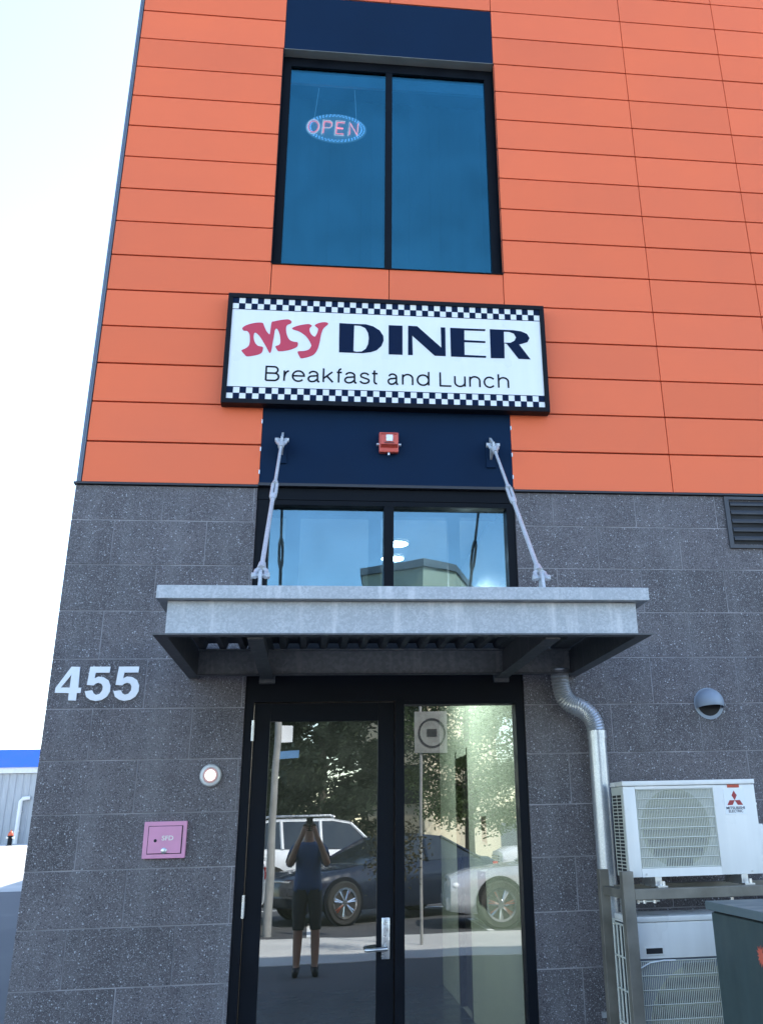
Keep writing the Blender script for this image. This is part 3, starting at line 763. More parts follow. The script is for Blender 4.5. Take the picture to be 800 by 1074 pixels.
# fluted deck
prof = []
pit = 0.1275
x = wx0 + 0.014
while x + pit < wx1 - 0.012:
    prof += [(x, 2.730), (x + 0.035, 2.730), (x + 0.050, 2.772), (x + 0.112, 2.772)]
    x += pit
prof += [(x, 2.730), (wx1 - 0.014, 2.730)]
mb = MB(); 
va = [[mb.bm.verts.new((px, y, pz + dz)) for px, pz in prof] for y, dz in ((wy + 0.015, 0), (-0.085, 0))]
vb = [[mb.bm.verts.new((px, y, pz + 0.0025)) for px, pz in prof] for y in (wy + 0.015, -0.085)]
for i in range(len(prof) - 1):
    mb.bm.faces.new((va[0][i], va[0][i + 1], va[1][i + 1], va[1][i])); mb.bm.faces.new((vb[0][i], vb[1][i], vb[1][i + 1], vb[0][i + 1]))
mb.build("fluted_deck", GALV_SHADED, can)
def ring_mesh(mb, c, u, v, ro, ri, th, n=20, stretch=1.0):
    """flat ring lying in the plane u,v, thickness th along u x v"""
    c, u, v = Vector(c), Vector(u).normalized(), Vector(v).normalized()
    w = u.cross(v).normalized() * th / 2
    def P(r, a, s): return mb.bm.verts.new(c + u * r * math.cos(a) + v * r * stretch * math.sin(a) + w * s)
    A = [[P(r, 2 * math.pi * k / n, s) for k in range(n)] for r, s in ((ro, -1), (ro, 1), (ri, 1), (ri, -1))]
    for i in range(4):
        for k in range(n):
            a, b = A[i], A[(i + 1) % 4]
            mb.bm.faces.new((a[k], a[(k + 1) % n], b[(k + 1) % n], b[k]))
for xt, xb, side in ((-0.279, -0.298, "left"), (1.219, 1.205, "right")):
    top, bot = Vector((xt, -0.115, 4.165)), Vector((xb, -1.50, 2.895))
    d = (bot - top).normalized()
    L = (bot - top).length
    X = Vector((1, 0, 0)); nrm = d.cross(X).normalized()
    a, b = top + d * 0.07, bot - d * 0.075
    ta, tb = top + d * (L * 0.37), top + d * (L * 0.37 + 0.26)
    mb = MB()
    mb.cyl(a, ta + d * 0.05, 0.0105, n=14); mb.cyl(tb - d * 0.05, b, 0.0130, n=14)
    rod = mb.build("tie_rod", ROD, can, smooth=True)
    mb = MB()   # turnbuckle: two ends and two side bars with an open slot
    mb.cyl(ta, ta + d * 0.05, 0.016, 0.023, n=14); mb.cyl(tb - d * 0.05, tb, 0.023, 0.016, n=14)
    for s in (-1, 1): mb.tube([ta + d * 0.035 + X * s * 0.0125, tb - d * 0.035 + X * s * 0.0125], 0.0110, n=10)
    mb.build("turnbuckle", ROD, rod, smooth=True)
    for p, dd in ((top, d), (bot, -d)):   # forked clevis with pin
        mb = MB()
        mb.cyl(p + dd * 0.065, p + dd * 0.13, 0.026, 0.019, n=14)
        for s in (-1, 1):
            mb.tube([p + dd * 0.075 + X * s * 0.008, p + dd * 0.052 + X * s * 0.026, p + dd * 0.02 + X * s * 0.028, p + X * s * 0.028, p - dd * 0.018 + X * s * 0.027], [0.012, 0.013, 0.013, 0.018, 0.009], n=10)
        mb.cyl(p - X * 0.046, p + X * 0.046, 0.012, n=12)
        for s in (-1, 1): mb.cyl(p + X * s * 0.036, p + X * s * 0.048, 0.017, n=6)
        mb.build("clevis", ROD, rod, smooth=True)
    mb = MB()   # wall plate with lug, canopy plate with lug
    mb.box(xt - 0.035, xt + 0.035, -0.012, 0.0015, 4.03, 4.235, bev=0.003)
    mb.build("wall_plate", NAVY, can)
    mb = MB()
    mb.poly([(xt - 0.008, -0.014, 4.09), (xt - 0.008, -0.10, 4.12), (xt - 0.008, -0.145, 4.15), (xt - 0.008, -0.145, 4.18), (xt - 0.008, -0.10, 4.20), (xt - 0.008, -0.014, 4.26)], (0.016, 0, 0))
    mb.build("wall_lug", ROD, can)
    mb = MB()
    mb.box(xb - 0.06, xb + 0.06, -1.575, -1.43, CZ1 + 0.001, CZ1 + 0.011)
    mb.poly([(xb - 0.008, -1.56, CZ1 + 0.011), (xb - 0.008, -1.53, 2.915), (xb - 0.008, -1.49, 2.93), (xb - 0.008, -1.44, CZ1 + 0.011)], (0.016, 0, 0))
    mb.build("lug_plate", ROD, can)

# ------------------------------------------------------------------ fittings on the wall
al = thing("fire_alarm", (0.475, 0, 4.11), "small red fire alarm strobe on the navy panel above the door", "fire alarm")
mb = MB(); mb.box(0.405, 0.545, -0.05, 0.0015, 4.118, 4.27, bev=0.010)
mb.poly([(0.415, -0.05, 4.15), (0.415, -0.088, 4.165), (0.415, -0.088, 4.235), (0.415, -0.05, 4.262)], (0.12, 0, 0))
mb.build("body", RED, al)
mb = MB(); mb.box(0.452, 0.500, -0.097, -0.0885, 4.185, 4.235, bev=0.004); mb.build("strobe_lens", WHITE_FACE, al)
mb = MB(); mb.box(0.44, 0.51, -0.0900, -0.0885, 4.170, 4.180); mb.build("label_strip", mat("alarm_dark_red", (0.16, 0.02, 0.015), 0.4), al)
for s in (-1, 1):
    mb = MB(); mb.cyl((0.475 + s * 0.069, -0.03, 4.18), (0.475 + s * 0.088, -0.03, 4.18), 0.012, n=12); mb.build("screw_lug", SILVER, al, smooth=True)
mb = MB(); mb.cyl((0.475, -0.03, 4.118), (0.475, -0.03, 4.100), 0.010, n=10); mb.build("screw_lug", SILVER, al, smooth=True)

for contours, nm, lab in ((FOUR, "house_number", "pale metal digit 4 on the dark stone, first of the 455"), ([smoothed(FIVE[0], 2)] and FIVE, "house_number", "pale metal digit 5 on dark stone, the middle figure of 455"), (FIVE2, "house_number", "pale metal digit 5 on dark stone, ending the number 455")):
    o = glyph(nm, contours, 0.0015, 0.012, DIGIT, None)
    tag(o, lab, "number", "metal house number on the stone wall")

li = thing("wall_light", (-0.617, 0, 1.983), "small round lit light with pale rim on dark stone beside the door", "light")
mb = MB(); mb.lathe([(0.066, 0.002), (0.066, -0.022), (0.060, -0.030), (0.048, -0.033)], (-0.617, 0, 1.983), 'y'); mb.build("rim", mat("pale_ring", (0.6, 0.6, 0.58), 0.4, metal=0.2), li, smooth=True)
mb = MB(); mb.lathe([(0.046, -0.033), (0.044, -0.036), (0.032, -0.0365)], (-0.617, 0, 1.983), 'y'); mb.build("ring", mat("pink_ring", (0.62, 0.36, 0.32), 0.4), li, smooth=True)
mb = MB(); mb.lathe([(0.031, -0.034), (0.030, -0.040), (0.018, -0.045), (0.004, -0.047)], (-0.617, 0, 1.983), 'y'); mb.build("lens", mat_emit("lit_lens", (1, 0.98, 0.95), 1.3), li, smooth=True)

kb = thing("key_box", (-0.859, 0, 1.523), "square pink red metal key box lettered SFD on dark stone", "key box")
x0, x1, z0, z1 = -0.985, -0.734, 1.524, 1.727
mb = MB(); mb.box(x0, x1, -0.028, 0.0015, z0, z1, bev=0.004); mb.build("housing", BOXPINK, kb)
mb = MB()
mb.box(x0 + 0.026, x1 - 0.022, -0.0286, -0.0281, z0 + 0.024, z1 - 0.024); mb.build("door_gap", ACDARK, kb)
mb = MB(); mb.box(x0 + 0.030, x1 - 0.028, -0.033, -0.0287, z0 + 0.028, z1 - 0.027, bev=0.002); dr = mb.build("door", BOXPINK, kb)
text("lettering", "SFD", -0.876, -0.808, 1.623, 0.026, -0.0331, 0.0015, mat("cream_letter", (0.8, 0.76, 0.7), 0.5), dr, off=0.02)
mb = MB(); mb.cyl((-0.913, -0.0331, 1.622), (-0.913, -0.0350, 1.622), 0.009, n=14); mb.build("keyhole", ACDARK, dr)
mb = MB(); mb.lathe([(0.017, -0.0331), (0.017, -0.037), (0.010, -0.040)], (-0.858, 0, 1.566), 'y', 16); mb.build("lock", SILVER, dr, smooth=True)

hv = thing("hood_vent", (2.65, 0, 2.38), "round blue grey hood vent on dark stone above the upper air conditioner", "vent")
mb = MB()
n, rr = 24, 0.098
rings = []
for i in range(13):   # quarter-round hood, open at the bottom
    a = R(90 * i / 12)
    rings.append([(2.651 + rr * math.cos(a) * math.cos(t) if False else 2.651 + rr * math.sin(R(90 - 90 * i / 12)) * math.cos(t), -0.004 - 0.125 * math.sin(a), 2.382 + rr * math.cos(a) * math.sin(t)) for t in [2 * math.pi * k / n for k in range(n)]])
vr = [[mb.bm.verts.new(Vector(p)) for p in r] for r in rings]
for i in range(12):
    for k in range(n):
        zc = (rings[i][k][2] + rings[i + 1][k][2] + rings[i][(k + 1) % n][2] + rings[i + 1][(k + 1) % n][2]) / 4
        yc = (rings[i][k][1] + rings[i + 1][k][1]) / 2
        mb.bm.faces.new((vr[i][k], vr[i][(k + 1) % n], vr[i + 1][(k + 1) % n], vr[i + 1][k]))
bmesh.ops.bisect_plane(mb.bm, geom=mb.bm.verts[:] + mb.bm.edges[:] + mb.bm.faces[:], plane_co=(2.651, -0.03, 2.352), plane_no=(0, -0.12, -1), clear_outer=True)
bmesh.ops.solidify(mb.bm, geom=mb.bm.faces[:], thickness=0.004)
mb.build("hood", VENTM, hv, smooth=True)
mb = MB(); mb.lathe([(0.103, 0.001), (0.103, -0.006), (0.09, -0.007)], (2.651, 0, 2.382), 'y'); mb.build("flange", VENTM, hv, smooth=True)
mb = MB(); mb.lathe([(0.080, -0.0072), (0.080, -0.0085)], (2.651, 0, 2.382), 'y'); mb.build("duct", ACDARK, hv)

# ------------------------------------------------------------------ downspout
ds = thing("downspout", (1.83, -0.12, 0), "round galvanised downspout bending from the canopy corner down the dark stone", "downspout")
def bez(p0, p1, p2, p3, n=10):
    p0, p1, p2, p3 = map(Vector, (p0, p1, p2, p3))
    return [p0 * (1 - t) ** 3 + p1 * 3 * t * (1 - t) ** 2 + p2 * 3 * t * t * (1 - t) + p3 * t ** 3 for t in [i / n for i in range(n + 1)]]
yd = -0.095
ptsA = bez((1.608, yd, 2.60), (1.608, yd, 2.46), (1.62, yd, 2.40), (1.70, yd, 2.365), 16) + bez((1.70, yd, 2.365), (1.80, yd, 2.325), (1.832, yd, 2.28), (1.832, yd, 2.15), 16)[1:]
mb = MB()   # crimped elbows
fine = []
rad = []
for i in range(len(ptsA) - 1):
    for j in range(3):
        fine.append(ptsA[i].lerp(ptsA[i + 1], j / 3)); rad.append(0.058 + (0.003 if j == 0 else -0.0015 if j == 1 else 0))
mb.tube(fine, rad, n=22); mb.build("elbow", PIPE, ds, smooth=True)
mb = MB(); mb.tube([(1.832, yd, 2.21), (1.832, yd, 2.16)], 0.0625, n=24); mb.build("collar", PIPE, ds, smooth=True)
mb = MB(); mb.tube([(1.832, yd, 2.17), (1.832, yd, 0.02)], 0.0585, n=28); mb.build("pipe", PIPE, ds, smooth=True)
mb = MB(); mb.box(1.76, 1.905, -0.03, 0.0, 0.6, 0.63); mb.build("strap", PIPE, ds)

# ------------------------------------------------------------------ equipment rack and air conditioners
rk = thing("equipment_rack", (2.3, -0.35, 0), "weathered metal rack of square posts and rails under the upper air conditioner", "rack")
for x, y, zt in ((1.806, -0.60, 1.405), (1.800, -0.12, 1.40), (2.95, -0.60, 1.31), (2.95, -0.12, 1.31)):
    mb = MB(); mb.box(x - 0.033, x + 0.033, y - 0.033, y + 0.033, 0, zt, bev=0.004)
    mb.build("post", STRUT, rk)
for y in (-0.60, -0.12):
    mb = MB(); mb.box(1.840, 3.05, y - 0.03, y + 0.03, 1.258, 1.312, bev=0.003); mb.build("rail", STRUT, rk)
mb = MB(); mb.box(1.785, 1.83, -0.566, -0.154, 1.262, 1.308); mb.build("cross_rail", STRUT, rk)
mb = MB(); mb.box(2.93, 2.97, -0.566, -0.154, 1.20, 1.25); mb.build("cross_rail", STRUT, rk)
for x in (1.862, 1.90, 1.96, 2.42, 2.62):
    mb = MB(); mb.cyl((x, -0.60, 1.255), (x, -0.60, 1.238), 0.010, n=6); mb.build("bolt", SILVER, rk, smooth=True)
mb = MB(); mb.box(1.845, 1.853, -0.565, -0.28, 1.05, 1.25); mb.build("angle_bracket", SILVER, rk)
mb = MB(); mb.box(1.853, 1.99, -0.60, -0.58, 1.244, 1.252); mb.build("angle_bracket", SILVER, rk)

def grille(mb, x0, x1, z0, z1, y, nv, nh, r=0.0022, lean=0.0):
    for i in range(nv):
        x = x0 + (x1 - x0) * i / (nv - 1)
        mb.tube([(x - lean, y, z0), (x + lean, y, z1)], r, n=5)
    for i in range(nh):
        z = z0 + (z1 - z0) * i / (nh - 1)
        mb.tube([(x0, y - 0.003, z), (x1, y - 0.003, z)], r * 1.1, n=5)
def fan(parent, cx, cz, y, r):
    mb = MB()
    mb.lathe([(0.05, 0.0), (0.05, -0.03), (0.03, -0.045)], (cx, y, cz), 'y', 20)
    for k in range(3):
        a0 = k * 2 * math.pi / 3 + 0.4
        rings = []
        for j in range(7):
            q = 0.045 + (r - 0.045) * j / 6
            w = R(38 + 26 * math.sin(math.pi * j / 6))
            tw = 0.03
            c = [(cx + q * math.cos(a0 + s * w), y - 0.015 - s * tw, cz + q * math.sin(a0 + s * w)) for s in (-1, -0.33, 0.33, 1)]
            rings.append(c + [(p[0], p[1] + 0.004, p[2]) for p in c[::-1]])
        mb.loft(rings)
    return mb.build("fan", FANCOL, parent, smooth=True)
def ac_upper():
    x0, x1, y0, y1, z0, z1 = 1.857, 2.684, -0.50, -0.235, 1.366, 1.888
    t = thing("air_conditioner", (x0, y0, z0), "white outdoor air conditioner unit standing on the rack, red emblem beside its fan grille", "air conditioner")
    ox0, ox1, oz0, oz1 = x0 + 0.075, x0 + 0.562, z0 + 0.045, z1 - 0.045
    mb = MB()
    mb.box(x0, x1, y0 + 0.02, y1, z0, z1 - 0.028, bev=0.008)
    mb.build("casing", ACCREAM, t, smooth=True)
    mb = MB()   # front plate with the opening for the fan
    for a, b, c, d in ((x0, ox0, z0, z1 - 0.03), (ox1, x1, z0, z1 - 0.03)): mb.box(a, b, y0, y0 + 0.022, c, d, bev=0.004)
    mb.box(ox0, ox1, y0, y0 + 0.022, z0, oz0); mb.box(ox0, ox1, y0, y0 + 0.022, oz1, z1 - 0.03)
    mb.build("front_panel", ACWHITE, t, smooth=True)
    mb = MB(); mb.box(x0 - 0.004, x1 + 0.004, y0 - 0.006, y1, z1 - 0.0275, z1, bev=0.006); mb.build("top_cover", ACWHITE, t, smooth=True)
    mb = MB(); mb.box(ox0 + 0.001, ox1 - 0.001, y0 + 0.0205, y0 + 0.0225, oz0, oz1); mb.build("coil", FIN, t)
    mb = MB(); mb.lathe([(0.215, y0 + 0.0185 - y0), (0.215, 0.0195)], ((ox0 + ox1) / 2 - 0.005, y0, (oz0 + oz1) / 2), 'y', 40); mb.build("fan_shroud", FANCOL, t)
    mb = MB(); grille(mb, ox0 + 0.004, ox1 - 0.004, oz0 + 0.004, oz1 - 0.004, y0 + 0.006, 48, 9, 0.0026, lean=0.004); mb.build("fan_grille", ACCREAM, t, smooth=True)
    mb = MB()
    for i in range(47):
        xx = ox0 + 0.009 + (ox1 - ox0 - 0.018) * i / 46
        for j in range(8):
            za = oz0 + 0.008 + (oz1 - oz0 - 0.016) * j / 8; zb = za + (oz1 - oz0 - 0.016) / 8 * 0.8
            if math.hypot(xx - (ox0 + ox1) / 2 + 0.005, (za + zb) / 2 - (oz0 + oz1) / 2) < 0.205:
                mb.poly([(xx - 0.0034, y0 + 0.0165, za), (xx + 0.0006, y0 + 0.0165, za), (xx + 0.0044, y0 + 0.0165, zb), (xx + 0.0004, y0 + 0.0165, zb)], (0, 0.0015, 0))
    mb.build("fan_slots", ACDARK, t)
    mb = MB()
    for i in range(22):
        z = z0 + 0.03 + i * (z1 - z0 - 0.10) / 22
        for a, b in ((y0 + 0.055, y0 + 0.135), (y0 + 0.155, y0 + 0.235)): mb.box(x0 - 0.0015, x0 - 0.0002, a, b, z, z + 0.0135)
    mb.build("side_vent", ACDARK, t)  # flat dark plates stand for the shade inside the vent holes
    for x in (x0 + 0.10, x1 - 0.08):
        mb = MB(); mb.cyl((x, y0 - 0.0025, z0 + 0.015), (x, y0 - 0.0002, z0 + 0.015), 0.006, n=10); mb.build("screw", SILVER, t)
    # badge with the three-diamond emblem, wording and a red sticker
    bx = x1 - 0.135
    mb = MB(); mb.box(bx - 0.066, bx + 0.066, y0 - 0.002, y0 - 0.0002, z1 - 0.195, z1 - 0.052); bd = mb.build("badge", WHITE_FACE, t)
    er = mat("emblem_red", (0.33, 0.03, 0.035), 0.4, var=0.05)
    ez = z1 - 0.118
    def dia(a0):
        s = 0.033
        u = Vector((math.sin(a0), math.cos(a0))); w = Vector((u.y, -u.x))
        c = [Vector((0, 0)), u * s * 0.866 * 1.0 + w * s * 0.5 * 1.0, u * s * 1.732, u * s * 0.866 - w * s * 0.5]
        return [(bx + p.x, ez + p.y * 0.95) for p in c]
    glyph("emblem", [dia(0), dia(R(120)), dia(R(240))], y0 - 0.002, 0.001, er, bd)
    nv = mat("badge_navy", (0.03, 0.035, 0.06), 0.5)
    text("badge_wording", "MITSUBISHI", bx - 0.058, bx + 0.058, ez - 0.050, 0.015, y0 - 0.002, 0.001, nv, bd, off=0.015)
    text("badge_wording", "ELECTRIC", bx - 0.045, bx + 0.045, ez - 0.068, 0.015, y0 - 0.002, 0.001, nv, bd, off=0.015)
    mb = MB(); mb.box(bx - 0.038, bx + 0.038, y0 - 0.002, y0 - 0.0002, z1 - 0.047, z1 - 0.030); mb.build("sticker", mat("orange_red_sticker", (0.5, 0.08, 0.04), 0.5, var=0.3, scale=90), t)
    mb = MB()   # service valve cover on the far side
    mb.box(x1 + 0.0005, x1 + 0.05, y0 + 0.05, y1 - 0.02, z0 + 0.04, z0 + 0.27, bev=0.012)
    mb.cyl((x1, y0 + 0.06, z1 - 0.135), (x1 + 0.022, y0 + 0.06, z1 - 0.145), 0.012, n=10)
    mb.build("valve_cover", ACWHITE, t, smooth=True)
    for x in (x0 + 0.17, x1 - 0.13):
        mb = MB(); mb.box(x - 0.03, x + 0.03, y0 - 0.07, y1 + 0.02, 1.314, 1.322); mb.box(x - 0.02, x + 0.02, y0 + 0.0, y1, 1.322, z0)
        mb.cyl((x + 0.012, y0 - 0.05, 1.322), (x + 0.012, y0 - 0.05, 1.345), 0.009, n=6)
        mb.build("foot", SILVER, t)
    return t
ac_upper()
def ac_lower():
    x0, x1, y0, y1, z0, z1 = 1.832, 2.78, -0.52, -0.19, 0.06, 1.166
    t = thing("air_conditioner", (x0, y0, 0), "taller white air conditioner unit standing beneath the rack, partly behind the green cabinet", "air conditioner")
    oz1 = z1 - 0.225
    ox0, ox1, oz0 = x0 + 0.02, x0 + 0.69, z0 + 0.10
    mb = MB(); mb.box(x0, x1, y0 + 0.02, y1, z0, z1 - 0.03, bev=0.008); mb.build("casing", ACWHITE, t, smooth=True)
    mb = MB()
    mb.box(x0, x1, y0, y0 + 0.018, oz1 + 0.012, z1 - 0.032, bev=0.004)
    mb.box(ox1, x1, y0, y0 + 0.018, z0, oz1 + 0.011); mb.box(x0, ox0, y0, y0 + 0.018, z0, oz1 + 0.011); mb.box(ox0, ox1, y0, y0 + 0.018, z0, oz0)
    mb.build("front_panel", ACWHITE, t, smooth=True)
    mb = MB(); mb.box(x0 - 0.003, x1 + 0.003, y0 - 0.008, y1, z1 - 0.03, z1, bev=0.008); mb.build("top_cover", ACWHITE, t, smooth=True)
    mb = MB(); mb.box(x0 + 0.068, x0 + 0.180, y0 - 0.006, y0 - 0.0004, z1 - 0.196, z1 - 0.150, bev=0.004); hh = mb.build("grip", ACWHITE, t)
    mb = MB(); mb.box(x0 + 0.076, x0 + 0.172, y0 - 0.0075, y0 - 0.0062, z1 - 0.188, z1 - 0.160); mb.build("grip_recess", ACDARK, hh)  # flat dark plate painted for the shade of a hand recess
    mb = MB(); mb.box(ox0, ox1, y0 + 0.0186, y0 + 0.0195, oz0, oz1 + 0.011); mb.build("coil", FIN, t)
    cx, cz, rr = (ox0 + ox1) / 2 + 0.03, oz1 - 0.33, 0.31
    mb = MB(); mb.lathe([(rr, 0.0165), (rr, 0.0175)], (cx, y0, cz), 'y', 44); mb.build("fan_shroud", FANCOL, t)
    mb = MB(); grille(mb, ox0 + 0.006, ox1 - 0.004, oz0 + 0.004, oz1 + 0.002, y0 - 0.010, 62, 12, 0.0027, lean=0.004)
    mb.build("fan_grille", ACCREAM, t, smooth=True)
    mb = MB()
    for i in range(61):
        xx = ox0 + 0.011 + (ox1 - ox0 - 0.02) * i / 60
        for j in range(11):
            za = oz0 + 0.012 + (oz1 - oz0 - 0.016) * j / 11; zb = za + (oz1 - oz0) / 11 * 0.8
            if math.hypot(xx - cx, (za + zb) / 2 - cz) < rr - 0.01:
                mb.poly([(xx - 0.0038, y0 + 0.0145, za), (xx + 0.0008, y0 + 0.0145, za), (xx + 0.005, y0 + 0.0145, zb), (xx + 0.0004, y0 + 0.0145, zb)], (0, 0.0015, 0))
    mb.build("fan_slots", ACDARK, t)
    mb = MB()   # open lattice on the near side
    ya, yb = y0 + 0.03, y1 - 0.01
    for i in range(5):
        y = ya + (yb - ya) * i / 4; mb.tube([(x0 - 0.012, y, z0 + 0.05), (x0 - 0.012, y, z1 - 0.05)], 0.006, n=6)
    for i in range(7):
        z = z0 + 0.05 + (z1 - z0 - 0.10) * i / 6; mb.tube([(x0 - 0.014, ya, z), (x0 - 0.014, yb, z)], 0.006, n=6)
    mb.box(x0 - 0.014, x0 - 0.0012, ya - 0.025, ya - 0.006, z0, z1 - 0.03); mb.box(x0 - 0.014, x0 - 0.0012, yb + 0.004, yb + 0.014, z0, z1 - 0.03)
    mb.build("side_lattice", ACCREAM, t, smooth=True)
    mb = MB(); mb.box(x0 - 0.001, x0 - 0.0003, ya, yb, z0 + 0.04, z1 - 0.04); mb.build("side_coil", mat("dark_fin", (0.05, 0.055, 0.06), 0.6, metal=0.3), t)
    for x in (x0 + 0.15, x1 - 0.15):
        mb = MB(); mb.box(x - 0.04, x + 0.04, y0 - 0.02, y1 + 0.02, 0.0, z0); mb.build("foot", STRUT, t)
    mb = MB(); mb.tube([(x0 + 0.02, y0 - 0.016, oz1 - 0.035), (x0 + 0.09, y0 - 0.018, oz1 - 0.005), (x0 + 0.17, y0 - 0.016, oz1 + 0.004), (x0 + 0.24, y0 - 0.014, oz1 + 0.002)], 0.004, n=8); mb.build("wire", WHITE_FACE, t, smooth=True)
ac_lower()

cb = thing("utility_cabinet", (2.7, -1.5, 0), "dark green metal cabinet with flat grey lid in front of the lower air conditioner", "cabinet")
x0, x1, ya, yb = 2.140, 3.25, -2.05, -1.0
mb = MB(); mb.box(x0, x1, ya, yb, 0.02, 1.216, bev=0.006); body = mb.build("body", CABINET, cb)
mb = MB(); mb.box(x0 - 0.022, x1 + 0.022, ya - 0.022, yb + 0.022, 1.228, 1.269, bev=0.004); mb.build("lid", CABLID, cb)
mb = MB(); mb.box(x0 + 0.012, x1 - 0.012, ya + 0.012, yb - 0.012, 1.2165, 1.2275); mb.build("lid_gap_shade", ACDARK, cb)  # near-black filler painted for the shade under the lid
mb = MB(); mb.box(x0 - 0.03, x1 + 0.03, ya - 0.03, yb + 0.03, 0, 0.0195); mb.build("plinth", CONC, cb)
mb = MB()
ctr = Vector((x0 - 0.0005, -1.605, 1.072))
pts = []
for k in range(28):
    rr = (0.050 if k % 2 == 0 else 0.026) * rnd.uniform(0.85, 1.15)
    a = 2 * math.pi * k / 28
    pts.append((ctr.x - 0.001, ctr.y + rr * math.cos(a), ctr.z + rr * math.sin(a)))
mb.poly(pts, (0.0012, 0, 0)); mb.build("sticker", mat("orange_red_burst", (0.75, 0.14, 0.08), 0.5, var=0.1, scale=60), cb)

# ------------------------------------------------------------------ OPEN sign behind the upper window
op = thing("open_sign", (0.032, 0.30, 7.19), "oval OPEN sign with lit letters hanging on wires inside the upper window", "sign")
ocx, ocz, oa, ob, oy = 0.032, 7.192, 0.262, 0.150, 0.30
mb = MB()
ringv = [(ocx + oa * math.cos(a), oy, ocz + ob * math.sin(a)) for a in [2 * math.pi * k / 48 for k in range(48)]]
mb.poly(ringv, (0, 0.012, 0)); mb.build("board", mat_emit("glowing_blue_board", (0.30, 0.42, 0.48), 0.16), op)  # board brightened by a faint glow of its own, only the letters are lamps
mb = MB()
for k in range(46):
    a = 2 * math.pi * k / 46
    for s in (0.93, 0.84): mb.sphere((ocx + oa * s * math.cos(a + (0.06 if s < 0.9 else 0)), oy - 0.003, ocz + ob * s * math.sin(a + (0.06 if s < 0.9 else 0))), 0.0052, 6)
mb.build("bulb_ring", mat_emit("blue_led", (0.35, 0.6, 1.0), 0.8), op)
mb = MB()
def strokes(x, ch, w=0.085, h=0.150):
    z = ocz - h / 2 - 0.002
    S = {'O': [[(0.5 + 0.5 * math.cos(a), 0.5 + 0.5 * math.sin(a)) for a in [2 * math.pi * k / 20 for k in range(21)]]],
         'P': [[(0, 0), (0, 1), (0.7, 1), (0.95, 0.88), (0.95, 0.6), (0.7, 0.47), (0, 0.47)]],
         'E': [[(0.95, 1), (0, 1), (0, 0), (0.95, 0)], [(0, 0.5), (0.8, 0.5)]],
         'N': [[(0, 0), (0, 1), (0.95, 0), (0.95, 1)]]}[ch]
    for st in S:
        mb.tube([(x + u * w + 0.10 * (v - 0.5) * w, oy - 0.008, z + v * h) for u, v in st], 0.0044, n=6)
LET = (('O', -0.215, 0.105), ('P', -0.085, 0.085), ('E', 0.025, 0.085), ('N', 0.140, 0.085))
for ch, x, w in LET:
    mb = MB(); strokes(x, ch, w); lt = mb.build("lit_letter", mat_emit("pale_neon", (1.0, 0.70, 0.62), 0.55), op)
    mb = MB(); strokes(x + 0.012, ch, w * 0.8, 0.118); mb.build("inner_tube", mat_emit("red_neon", (1.0, 0.14, 0.12), 1.7 if ch != 'O' else 1.2), lt)
for xa, xb in ((-0.155, -0.125), (0.205, 0.185)):
    mb = MB(); mb.tube([(xa, oy + 0.005, 7.30), (xb, oy + 0.005, 7.62)], 0.0022, n=5); mb.build("wire", mat_emit("glowing_wire", (0.35, 0.6, 0.8), 0.25), op)  # wires carry a painted glow, they are no lamps
# ------------------------------------------------------------------ far left: warehouse, pipes, hydrant
wh = thing("warehouse", (-35, 56, 1.0), "long low grey metal building with white fascia and bright blue roof band", "building")
mb = MB()
x = -80.0
prof = []
while x < -6: prof += [(x, 56.0), (x + 0.22, 56.0), (x + 0.27, 56.04), (x + 0.33, 56.04)]; x += 0.38
a = [mb.bm.verts.new((p[0], p[1], 0.95)) for p in prof]; b = [mb.bm.verts.new((p[0], p[1], 4.58)) for p in prof]
for i in range(len(prof) - 1): mb.bm.faces.new((a[i], a[i + 1], b[i + 1], b[i]))
mb.box(-80, -6, 56.06, 80, 0.9, 4.6)
mb.build("wall", mat("grey_metal_siding", (0.40, 0.42, 0.44), 0.5, var=0.08, scale=0.6, streak=0.1), wh)
mb = MB(); mb.box(-80.2, -5.8, 55.85, 80, 4.602, 4.90); mb.build("fascia", mat("white_fascia", (0.72, 0.72, 0.70), 0.5), wh)
mb = MB(); mb.box(-80.2, -5.8, 55.75, 80, 4.902, 5.84); mb.build("roof_band", mat("bright_blue_metal", (0.02, 0.15, 0.66), 0.4), wh)
for x, zt, r, lab in ((-15.85, 3.15, 0.11, "white pipe up the grey metal wall, nearer the hydrant"), (-14.75, 3.5, 0.09, "white pipe up the grey metal wall, beside the stone corner")):
    t = thing("wall_pipe", (x, 55.8, 1.0), lab, "pipe", "white pipes on the far metal wall")
    mb = MB(); mb.tube([(x, 55.8, 0.98), (x, 55.8, zt), (x + 0.1, 55.82, zt + 0.12), (x + 0.45, 55.9, zt + 0.16)], r, n=12); mb.build("tube", ACWHITE, t, smooth=True)
    for z in (1.6, 2.6):
        mb = MB(); mb.box(x - r - 0.03, x + r + 0.03, 55.78, 56.0, z, z + 0.05); mb.build("bracket", SILVER, t)
hx, hy = -15.15, 52.0
hz = ground_z(hx, hy) - 0.02
hy_t = thing("hydrant", (hx, hy, hz), "small dark hydrant with orange and white cap in front of grey metal wall", "hydrant")
mb = MB(); mb.lathe([(0.17, 0), (0.17, 0.05), (0.11, 0.06), (0.11, 0.44), (0.15, 0.45), (0.15, 0.49)], (hx, hy, hz), 'z', 16)
mb.build("barrel", SIGN_BLACK, hy_t, smooth=True)
mb = MB()
for s in (-1, 1): mb.cyl((hx, hy, hz + 0.40), (hx + s * 0.2, hy, hz + 0.40), 0.06, n=12)
mb.build("outlet", mat("hydrant_white", (0.7, 0.7, 0.66), 0.5), hy_t, smooth=True)
